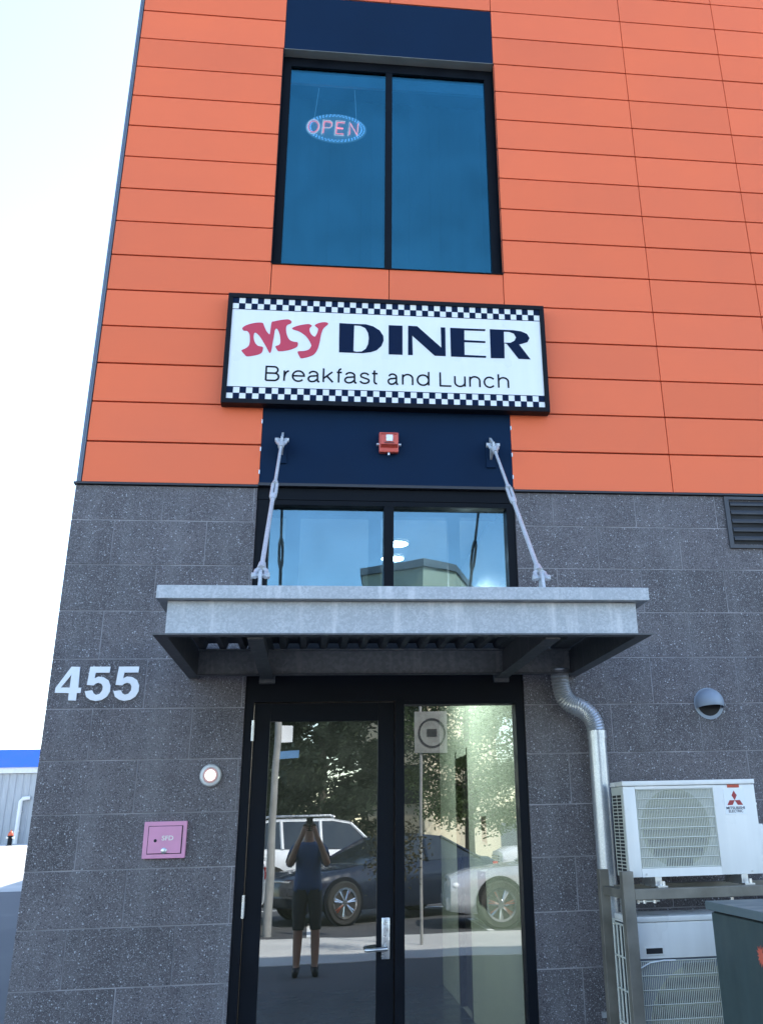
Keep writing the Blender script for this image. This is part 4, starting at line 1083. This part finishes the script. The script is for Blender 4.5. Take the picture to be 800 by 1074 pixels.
mb = MB(); mb.lathe([(0.14, 0.49), (0.13, 0.58), (0.09, 0.66), (0.03, 0.70), (0.03, 0.76)], (hx, hy, hz), 'z', 16); mb.build("cap", mat("hydrant_orange", (0.6, 0.12, 0.05), 0.5), hy_t, smooth=True)

# ------------------------------------------------------------------ the street the glass reflects
CHROME = mat("chrome", (0.6, 0.6, 0.6), 0.15, metal=1.0, var=0.02)
TYRE = mat("tyre_rubber", (0.02, 0.02, 0.02), 0.8)
CARGLASS = mat("car_glass", (0.02, 0.025, 0.03), 0.05, var=0.02, spec=0.9)
HEAD = mat("headlamp", (0.7, 0.72, 0.75), 0.1, var=0.02)
TAIL = mat("tail_lamp", (0.4, 0.02, 0.02), 0.2, var=0.02)
def car(name, loc, rz, label, paint, suv=True, rack=False):
    """front of the car towards local -x; origin on the ground under the middle"""
    t = thing(name, loc, label, "car", "cars parked along the street", rz)
    Mx = Matrix.Translation(Vector(loc)) @ Matrix.Rotation(rz, 4, 'Z')
    if suv: st = [(-2.30, 0.66, 0.45, 0.72), (-2.26, 0.80, 0.34, 0.94), (-2.0, 0.89, 0.32, 1.04), (-1.2, 0.93, 0.32, 1.10), (-0.9, 0.93, 0.32, 1.13), (0.2, 0.94, 0.32, 1.14), (1.4, 0.94, 0.32, 1.16), (2.1, 0.90, 0.36, 1.16), (2.28, 0.82, 0.45, 1.10)]
    else: st = [(-2.35, 0.62, 0.34, 0.62), (-2.28, 0.80, 0.26, 0.74), (-1.9, 0.88, 0.22, 0.84), (-1.1, 0.91, 0.22, 0.93), (-0.8, 0.91, 0.22, 0.96), (0.5, 0.92, 0.22, 0.98), (1.5, 0.91, 0.24, 1.00), (2.1, 0.86, 0.30, 0.98), (2.32, 0.74, 0.42, 0.90)]
    rings = []
    for x, w, zb, zt in st:
        h = zt - zb
        rings.append([(x, -w * 0.9, zb), (x, -w, zb + h * 0.25), (x, -w, zb + h * 0.62), (x, -w * 0.96, zb + h * 0.88), (x, -w * 0.86, zt), (x, 0, zt + 0.025), (x, w * 0.86, zt), (x, w * 0.96, zb + h * 0.88), (x, w, zb + h * 0.62), (x, w, zb + h * 0.25), (x, w * 0.9, zb), (x, 0, zb)])
    mb = MB(); mb.loft(rings); mb.build("body", paint, t, smooth=True, M=Mx)
    if suv: gh = [(-0.95, 0.82, 0.80, 1.12, 1.13), (-0.35, 0.84, 0.66, 1.12, 1.66), (0.1, 0.85, 0.68, 1.13, 1.74), (1.5, 0.85, 0.68, 1.14, 1.74), (2.0, 0.82, 0.64, 1.14, 1.66), (2.20, 0.80, 0.76, 1.13, 1.16)]
    else: gh = [(-0.95, 0.80, 0.78, 0.94, 0.96), (-0.10, 0.82, 0.60, 0.95, 1.38), (0.4, 0.82, 0.60, 0.96, 1.44), (1.0, 0.82, 0.58, 0.97, 1.38), (1.85, 0.78, 0.74, 0.97, 1.00)]
    mb = MB(); mb.loft([[(x, -wb, zb), (x, -wt, zt), (x, 0, zt + 0.02), (x, wt, zt), (x, wb, zb)] for x, wb, wt, zb, zt in gh]); mb.build("windows", CARGLASS, t, smooth=True, M=Mx)
    mb = MB()   # roof skin and pillars
    mid = gh[1:-1]
    mb.loft([[(x, -wt - 0.012, zt - 0.05), (x, -wt, zt + 0.012), (x, 0, zt + 0.04), (x, wt, zt + 0.012), (x, wt + 0.012, zt - 0.05)] for x, wb, wt, zb, zt in mid])
    for s in (-1, 1):
        pil = [(gh[0], gh[1]), (gh[-1], gh[-2])]
        for p, q in pil: mb.tube([(p[0], s * (p[1] + 0.0), p[3]), (q[0], s * q[2], q[4])], 0.035, n=6)
        for xm in ((0.35, 1.25) if suv else (0.55,)):
            wb = 0.85 if suv else 0.82; wt_ = 0.685 if suv else 0.60
            mb.tube([(xm - 0.05, s * (wb + 0.005), gh[2][3]), (xm, s * (wt_ + 0.01), gh[2][4] - 0.02)], 0.04, n=6)
    mb.build("roof", paint, t, smooth=True, M=Mx)
    if rack:
        mb = MB()
        for s in (-1, 1): mb.tube([(0.0, s * 0.60, 1.80), (0.1, s * 0.60, 1.84), (1.6, s * 0.60, 1.84), (1.7, s * 0.60, 1.80)], 0.022, n=8)
        mb.build("roof_rack", SILVER, t, smooth=True, M=Mx)
    r = 0.40 if suv else 0.35
    for x in (-1.45, 1.42):
        for s in (-1, 1):
            yc = s * 0.84
            mb = MB(); mb.lathe([(r * 0.62, -0.11), (r * 0.93, -0.115), (r, -0.08), (r, 0.08), (r * 0.93, 0.115), (r * 0.62, 0.11)], (x, yc, r), 'y', 28)
            tw = mb.build("wheel", TYRE, t, smooth=True, M=Mx)
            mb = MB()
            yo = yc + s * 0.112
            ring_mesh(mb, (x, yo, r), (1, 0, 0), (0, 0, 1), r * 0.70, r * 0.60, 0.03, 28)
            for k in range(7):
                a = 2 * math.pi * k / 7 + 0.2
                for da in (-0.1, 0.1): mb.tube([(x + 0.05 * math.cos(a), yo, r + 0.05 * math.sin(a)), (x + r * 0.62 * math.cos(a + da), yo, r + r * 0.62 * math.sin(a + da))], [0.02, 0.018], n=6)
            mb.lathe([(0.06, -0.012), (0.06, 0.012)], (x, yo, r), 'y', 14)
            mb.build("rim", CHROME, tw, smooth=True, M=Mx)
            mb = MB(); mb.lathe([(r + 0.05, -0.02), (r + 0.05, 0.02)], (x, yc + s * 0.058, r + 0.02), 'y', 28); mb.build("wheel_arch", SIGN_BLACK, t, M=Mx)
    zt = 0.78 if suv else 0.64
    for s in (-1, 1):
        mb = MB(); mb.sphere((-2.18, s * 0.66, zt), 0.13, 14, (0.9, 1.3, 0.62)); mb.build("headlight", HEAD, t, smooth=True, M=Mx)
        mb = MB(); mb.box(2.14, 2.30, s * 0.70 - 0.10, s * 0.70 + 0.10, zt + 0.05, zt + 0.24, bev=0.02); mb.build("tail_light", TAIL, t, M=Mx)
        mb = MB(); mb.sphere((-0.62, s * 1.0, 1.16 if suv else 1.0), 0.10, 12, (0.6, 1, 0.7)); mb.build("mirror", paint, t, smooth=True, M=Mx)
    mb = MB()
    for i in range(4): mb.box(-2.33, -2.26, -0.46, 0.46, zt - 0.14 + i * 0.065, zt - 0.105 + i * 0.065, bev=0.008)
    mb.build("grille", CHROME, t, M=Mx)
    mb = MB(); mb.box(-2.36, -2.20, -0.72, 0.72, zt - 0.36, zt - 0.17, bev=0.03); mb.build("bumper", paint, t, M=Mx)
    return t
WHITEP = mat("white_car_paint", (0.72, 0.73, 0.74), 0.2, var=0.01)
DARKP = mat("black_car_paint", (0.014, 0.020, 0.036), 0.15, var=0.02)
BLUEP = mat("dark_blue_car_paint", (0.016, 0.026, 0.05), 0.15, var=0.02)
car("parked_car", (4.75, -12.75, 0.004), R(3), "pale silver sedan parked along the kerb, nearest the sidelight", mat("silver_car_paint", (0.50, 0.52, 0.54), 0.2, metal=0.3, var=0.02), suv=False)
car("parked_car", (-3.0, -13.0, 0.004), 0, "white sport utility car at the kerb, only its tail reflected beside the pale pole", WHITEP)
car("parked_car", (1.45, -15.0, 0.004), R(-30), "blue black car with chrome wheels and grille, angled towards the door glass", DARKP, suv=False)
car("parked_car", (0.6, -20.0, 0.004), R(180), "white sport utility car with roof rails, behind the blue black car", WHITEP, rack=True)
car("parked_car", (6.8, -19.6, 0.004), 0, "white sport utility car without roof rails farther along the street", WHITEP)

def tree(loc, h, cr, cz0, label, leafm, n, shape=1.0, cat="tree", name="street_tree", trunk_r=0.16, clump=0.5, leaf=0.13):
    t = thing(name, loc, label, cat)
    rg = random.Random(int(loc[0] * 31 + loc[1] * 7))
    x, y, z = loc
    mb = MB()
    mb.tube([(x, y, z), (x + 0.04, y, z + h * 0.3), (x - 0.05, y + 0.04, z + h * 0.6), (x, y, z + h * 0.93)], [trunk_r, trunk_r * 0.8, trunk_r * 0.5, trunk_r * 0.12], n=10)
    tips = []
    for i in range(22):
        q = cz0 / h + (1 - cz0 / h) * (i + 0.5) / 22
        a = i * 2.4
        L = cr * (math.sin(math.pi * min(1, (q - cz0 / h) / (1 - cz0 / h) * 0.8 + 0.18)) ** shape) * rg.uniform(0.7, 1.05)
        p0 = Vector((x, y, z + h * q * 0.92)); p1 = p0 + Vector((math.cos(a) * L, math.sin(a) * L, L * 0.25))
        mb.tube([p0, p0.lerp(p1, 0.5) + Vector((0, 0, 0.06)), p1], [trunk_r * 0.28, trunk_r * 0.17, trunk_r * 0.05], n=5)
        for f in (0.35, 0.6, 0.8, 1.0): tips.append(p0.lerp(p1, f))
    mb.build("trunk", mat("bark", (0.06, 0.05, 0.04), 0.9, var=0.2, bump=0.4), t)
    mb = MB()
    for i in range(n):
        c = rg.choice(tips) + Vector((rg.gauss(0, clump * 0.5), rg.gauss(0, clump * 0.5), rg.gauss(0, clump * 0.38)))
        u = Vector((rg.gauss(0, 1), rg.gauss(0, 1), rg.gauss(0, 0.6))).normalized(); v = u.orthogonal().normalized()
        s = leaf * rg.uniform(0.6, 1.3)
        w = u.cross(v) * s * 0.02
        q = [mb.bm.verts.new(c + u * s), mb.bm.verts.new(c + v * s * 0.45 + w), mb.bm.verts.new(c - u * s), mb.bm.verts.new(c - v * s * 0.45 + w)]
        mb.bm.faces.new(q)
    mb.build("crown", leafm, t)
    return t
LEAFD = mat_leaf("dark_evergreen_leaf", (0.016, 0.024, 0.016), (0.045, 0.06, 0.032))
LEAFG = mat_leaf("street_leaf", (0.04, 0.07, 0.025), (0.10, 0.14, 0.05))
LEAFB = mat_leaf("brown_leaf", (0.05, 0.04, 0.02), (0.12, 0.10, 0.05))
tree((0.3, -24.5, 0.12), 7.0, 2.5, 0.9, "dense dark evergreen reflected in the door glass behind the white car", LEAFD, 30000, 0.7, name="evergreen_tree", leaf=0.10)
tree((4.7, -25.2, 0.12), 7.2, 2.7, 1.4, "green leafy tree reflected in the sidelight beyond the sedan", LEAFG, 34000, 0.8, leaf=0.065, clump=0.6)
tree((1.22, -9.3, 0), 1.85, 0.42, 0.95, "slender young tree with sparse brownish leaves reflected in the sidelight", LEAFB, 1500, 0.6, trunk_r=0.022, clump=0.20, leaf=0.034, name="young_tree")

POLEM = mat("dimmed_pole", (0.26, 0.26, 0.25), 0.6, var=0.15)  # pole colour darkened to make its reflection fainter
tree((-1.9, -28.5, 0.12), 7.5, 2.9, 0.8, "second dark evergreen standing behind the first across the street", LEAFD, 18000, 0.6, name="evergreen_tree", leaf=0.14, clump=0.7)
pl = thing("street_pole", (-0.62, -12.0, 0), "pale street pole with a blue street name plate reflected in the door glass", "pole")
mb = MB(); mb.tube([(-0.62, -12.0, 0), (-0.62, -12.0, 5.2)], [0.07, 0.05], n=14); mb.build("shaft", POLEM, pl, smooth=True)
mb = MB(); mb.box(-0.58, -0.23, -12.02, -12.0, 2.74, 2.86); mb.build("name_plate", mat("plate_blue", (0.10, 0.22, 0.40), 0.4), pl)
mb = MB(); mb.box(-0.56, -0.36, -12.02, -12.0, 3.0, 3.28); mb.build("sign_plate", WHITE_FACE, pl)
sp = thing("parking_sign", (1.92, -10.0, 0), "square white street sign with round emblem on a post, reflected in the sidelight", "sign")
mb = MB(); mb.tube([(1.72, -10.03, 0), (1.72, -10.03, 3.6)], 0.022, n=12); mb.build("post", POLEM, sp, smooth=True)
mb = MB(); mb.box(1.62, 2.14, -10.0, -9.985, 2.70, 3.32, bev=0.004); mb.build("plate", mat("dimmed_plate", (0.22, 0.23, 0.22), 0.5, var=0.2), sp)  # white plate coloured dark so its reflection stays faint
mb = MB(); ring_mesh(mb, (1.90, -9.980, 3.0), (1, 0, 0), (0, 0, 1), 0.22, 0.190, 0.006, 32); mb.build("emblem_ring", FLASH, sp)
mb = MB(); mb.box(1.82, 1.98, -9.984, -9.978, 2.95, 3.06); mb.build("emblem", FLASH, sp)

bb = thing("beige_building", (4, -34, 0), "beige building with grey roof edge, its corner reflected in the transom", "building")
foot = [(3.86, -30.0), (5.25, -31.1), (8.2, -40.0), (2.6, -42.0), (1.75, -31.9)]
mb = MB(); mb.poly([(x, y, 0) for x, y in foot], (0, 0, 10.45)); mb.build("wall", mat("beige_stucco", (0.62, 0.54, 0.38), 0.8, var=0.06, scale=0.8), bb)
mb = MB(); cx = sum(p[0] for p in foot) / 5; cy = sum(p[1] for p in foot) / 5
mb.poly([(cx + (x - cx) * 1.03, cy + (y - cy) * 1.03, 10.452) for x, y in foot], (0, 0, 0.28)); mb.build("roof_edge", mat("grey_roof_edge", (0.2, 0.19, 0.19), 0.6), bb)
dv = Vector((foot[4][0] - foot[0][0], foot[4][1] - foot[0][1], 0)); nv_ = Vector((dv.y, -dv.x, 0)).normalized()
if nv_.y < 0: nv_ = -nv_
for fz in (2.2, 5.4, 8.0):
    for q in (0.2, 0.5, 0.8):
        c = Vector((foot[0][0], foot[0][1], 0)) + dv * q
        e = dv.normalized() * 0.55
        mb = MB(); mb.poly([c - e + nv_ * 0.002 + Vector((0, 0, fz)), c + e + nv_ * 0.002 + Vector((0, 0, fz)), c + e + nv_ * 0.002 + Vector((0, 0, fz + 1.3)), c - e + nv_ * 0.002 + Vector((0, 0, fz + 1.3))], nv_ * 0.05)
        mb.build("window", CARGLASS, bb)

# ------------------------------------------------------------------ the photographer
def person(loc):
    t = thing("person", loc, "person in blue top and dark shorts holding up a phone, reflected in the door", "person")
    J = {'pelvis': (0, 0, 0.94), 'waist': (0, 0.01, 1.10), 'chest': (0, 0, 1.30), 'neck': (0, 0.0, 1.46), 'head0': (0, 0.02, 1.56), 'head1': (0, 0.015, 1.66), 'head2': (0, 0.0, 1.72)}
    V, E_, Rr = [], [], []
    def add(p, r, par=None):
        V.append(p); Rr.append(r)
        if par is not None: E_.append((par, len(V) - 1))
        return len(V) - 1
    p = add((0, 0, 0.95), (0.165, 0.115))
    w = add((0, 0, 1.12), (0.15, 0.105), p); c = add((0, -0.01, 1.30), (0.17, 0.115), w); sh = add((0, -0.01, 1.42), (0.12, 0.085), c)
    nk = add((0, 0.005, 1.50), (0.058, 0.06), sh); h0 = add((0, 0.02, 1.57), (0.066, 0.08), nk); h1 = add((0, 0.018, 1.65), (0.078, 0.095), h0); h2 = add((0, 0.005, 1.71), (0.055, 0.065), h1)
    for s in (-1, 1):
        a = add((s * 0.17, -0.005, 1.40), (0.062, 0.062), sh); e = add((s * 0.24, 0.13, 1.22), (0.046, 0.046), a)
        f = add((s * 0.15, 0.27, 1.44), (0.036, 0.036), e); hn = add((s * 0.085, 0.335, 1.56), (0.026, 0.032), f); pm = add((s * 0.070, 0.345, 1.625), (0.028, 0.040), hn)
        for i in range(4):
            fx = s * 0.062; fz = 1.60 + 0.022 * i
            k1 = add((fx, 0.372, fz + 0.004), (0.009, 0.009), pm); k2 = add((fx - s * 0.028, 0.385 - 0.003 * abs(i - 1.5), fz), (0.008, 0.008), k1); add((fx - s * (0.048 + 0.004 * (i in (1, 2))), 0.382, fz - 0.003), (0.007, 0.007), k2)
        th = add((s * 0.055, 0.330, 1.66), (0.011, 0.011), pm); add((s * 0.028, 0.325, 1.675), (0.009, 0.009), th)
        hp = add((s * 0.095, 0, 0.88), (0.098, 0.10), p); kn = add((s * 0.105, 0.02, 0.49), (0.060, 0.062), hp); cf = add((s * 0.108, -0.01, 0.34), (0.056, 0.060), kn)
        an = add((s * 0.11, -0.01, 0.09), (0.036, 0.040), cf); add((s * 0.115, 0.05, 0.045), (0.042, 0.035), an); add((s * 0.12, 0.16, 0.035), (0.040, 0.026), len(V) - 1)
    me = bpy.data.meshes.new("body"); me.from_pydata(V, E_, [])
    o = bpy.data.objects.new("body", me); col.objects.link(o)
    md = o.modifiers.new("skin", 'SKIN')
    sv = me.skin_vertices[0].data
    for i, r in enumerate(Rr): sv[i].radius = r
    sv[0].use_root = True
    o.modifiers.new("sub", 'SUBSURF').levels = 2
    o.modifiers["sub"].render_levels = 2
    bpy.context.view_layer.update()
    dg = bpy.context.evaluated_depsgraph_get()
    m2 = bpy.data.meshes.new_from_object(o.evaluated_get(dg))
    bpy.data.objects.remove(o)
    skin = mat("skin", (0.30, 0.17, 0.12), 0.5, var=0.05)
    o = bpy.data.objects.new("body", m2); col.objects.link(o); o.parent = t
    m2.materials.clear(); m2.materials.append(skin)
    m2.polygons.foreach_set('use_smooth', [True] * len(m2.polygons))
    def shell(name, keep, m, off):
        bm = bmesh.new(); bm.from_mesh(m2)
        bm.normal_update()
        for v in bm.verts: v.co = v.co + v.normal * off
        bmesh.ops.delete(bm, geom=[f for f in bm.faces if not keep(f.calc_center_median())], context='FACES')
        bmesh.ops.solidify(bm, geom=bm.faces[:], thickness=0.004)
        mm = bpy.data.meshes.new(name); bm.to_mesh(mm); bm.free(); mm.materials.append(m)
        mm.polygons.foreach_set('use_smooth', [True] * len(mm.polygons))
        q = bpy.data.objects.new(name, mm); col.objects.link(q); q.parent = t
    shell("top", lambda c: 0.92 < c.z < 1.475 and (c.y < 0.10 or (abs(c.x) < 0.15 and c.y < 0.17 and c.z < 1.44)) and not (c.z > 1.46 and abs(c.x) < 0.05), mat("blue_fabric", (0.018, 0.05, 0.13), 0.8, var=0.1), 0.014)
    shell("shorts", lambda c: 0.50 < c.z < 0.99 and c.y < 0.2, mat("dark_fabric", (0.015, 0.016, 0.02), 0.8, var=0.1), 0.012)
    shell("shoes", lambda c: c.z < 0.10, SIGN_BLACK, 0.010)
    shell("hair", lambda c: c.z > 1.665 or (c.z > 1.56 and c.y < -0.015 and abs(c.x) < 0.12), mat("dark_hair", (0.02, 0.014, 0.01), 0.6), 0.012)
    W0 = Matrix.Translation(loc)
    mb = MB()
    for s in (-1, 1): mb.sphere((s * 0.03, 0.098, 1.635), 0.012, 10)
    mb.build("eyes", mat("eye", (0.5, 0.5, 0.5), 0.2), t, smooth=True, M=W0)
    mb = MB(); mb.loft([[(-0.008, 0.10, 1.635), (0.008, 0.10, 1.635), (0, 0.09, 1.64)], [(-0.016, 0.102, 1.595), (0.016, 0.102, 1.595), (0, 0.125, 1.598)]]); mb.box(-0.022, 0.022, 0.085, 0.100, 1.565, 1.572)
    for s in (-1, 1): mb.sphere((s * 0.082, 0.01, 1.63), 0.026, 10, (0.4, 0.8, 1.2))
    mb.build("face_features", skin, t, smooth=True, M=W0)
    ph = tag(MB().box(-0.040 + loc[0], 0.040 + loc[0], loc[1] + 0.362, loc[1] + 0.371, 1.60, 1.755, bev=0.003).build("phone", SIGN_BLACK), "black phone held upright in both hands of the person", "phone")
    return t
person((0.0, -7.26, 0.0))
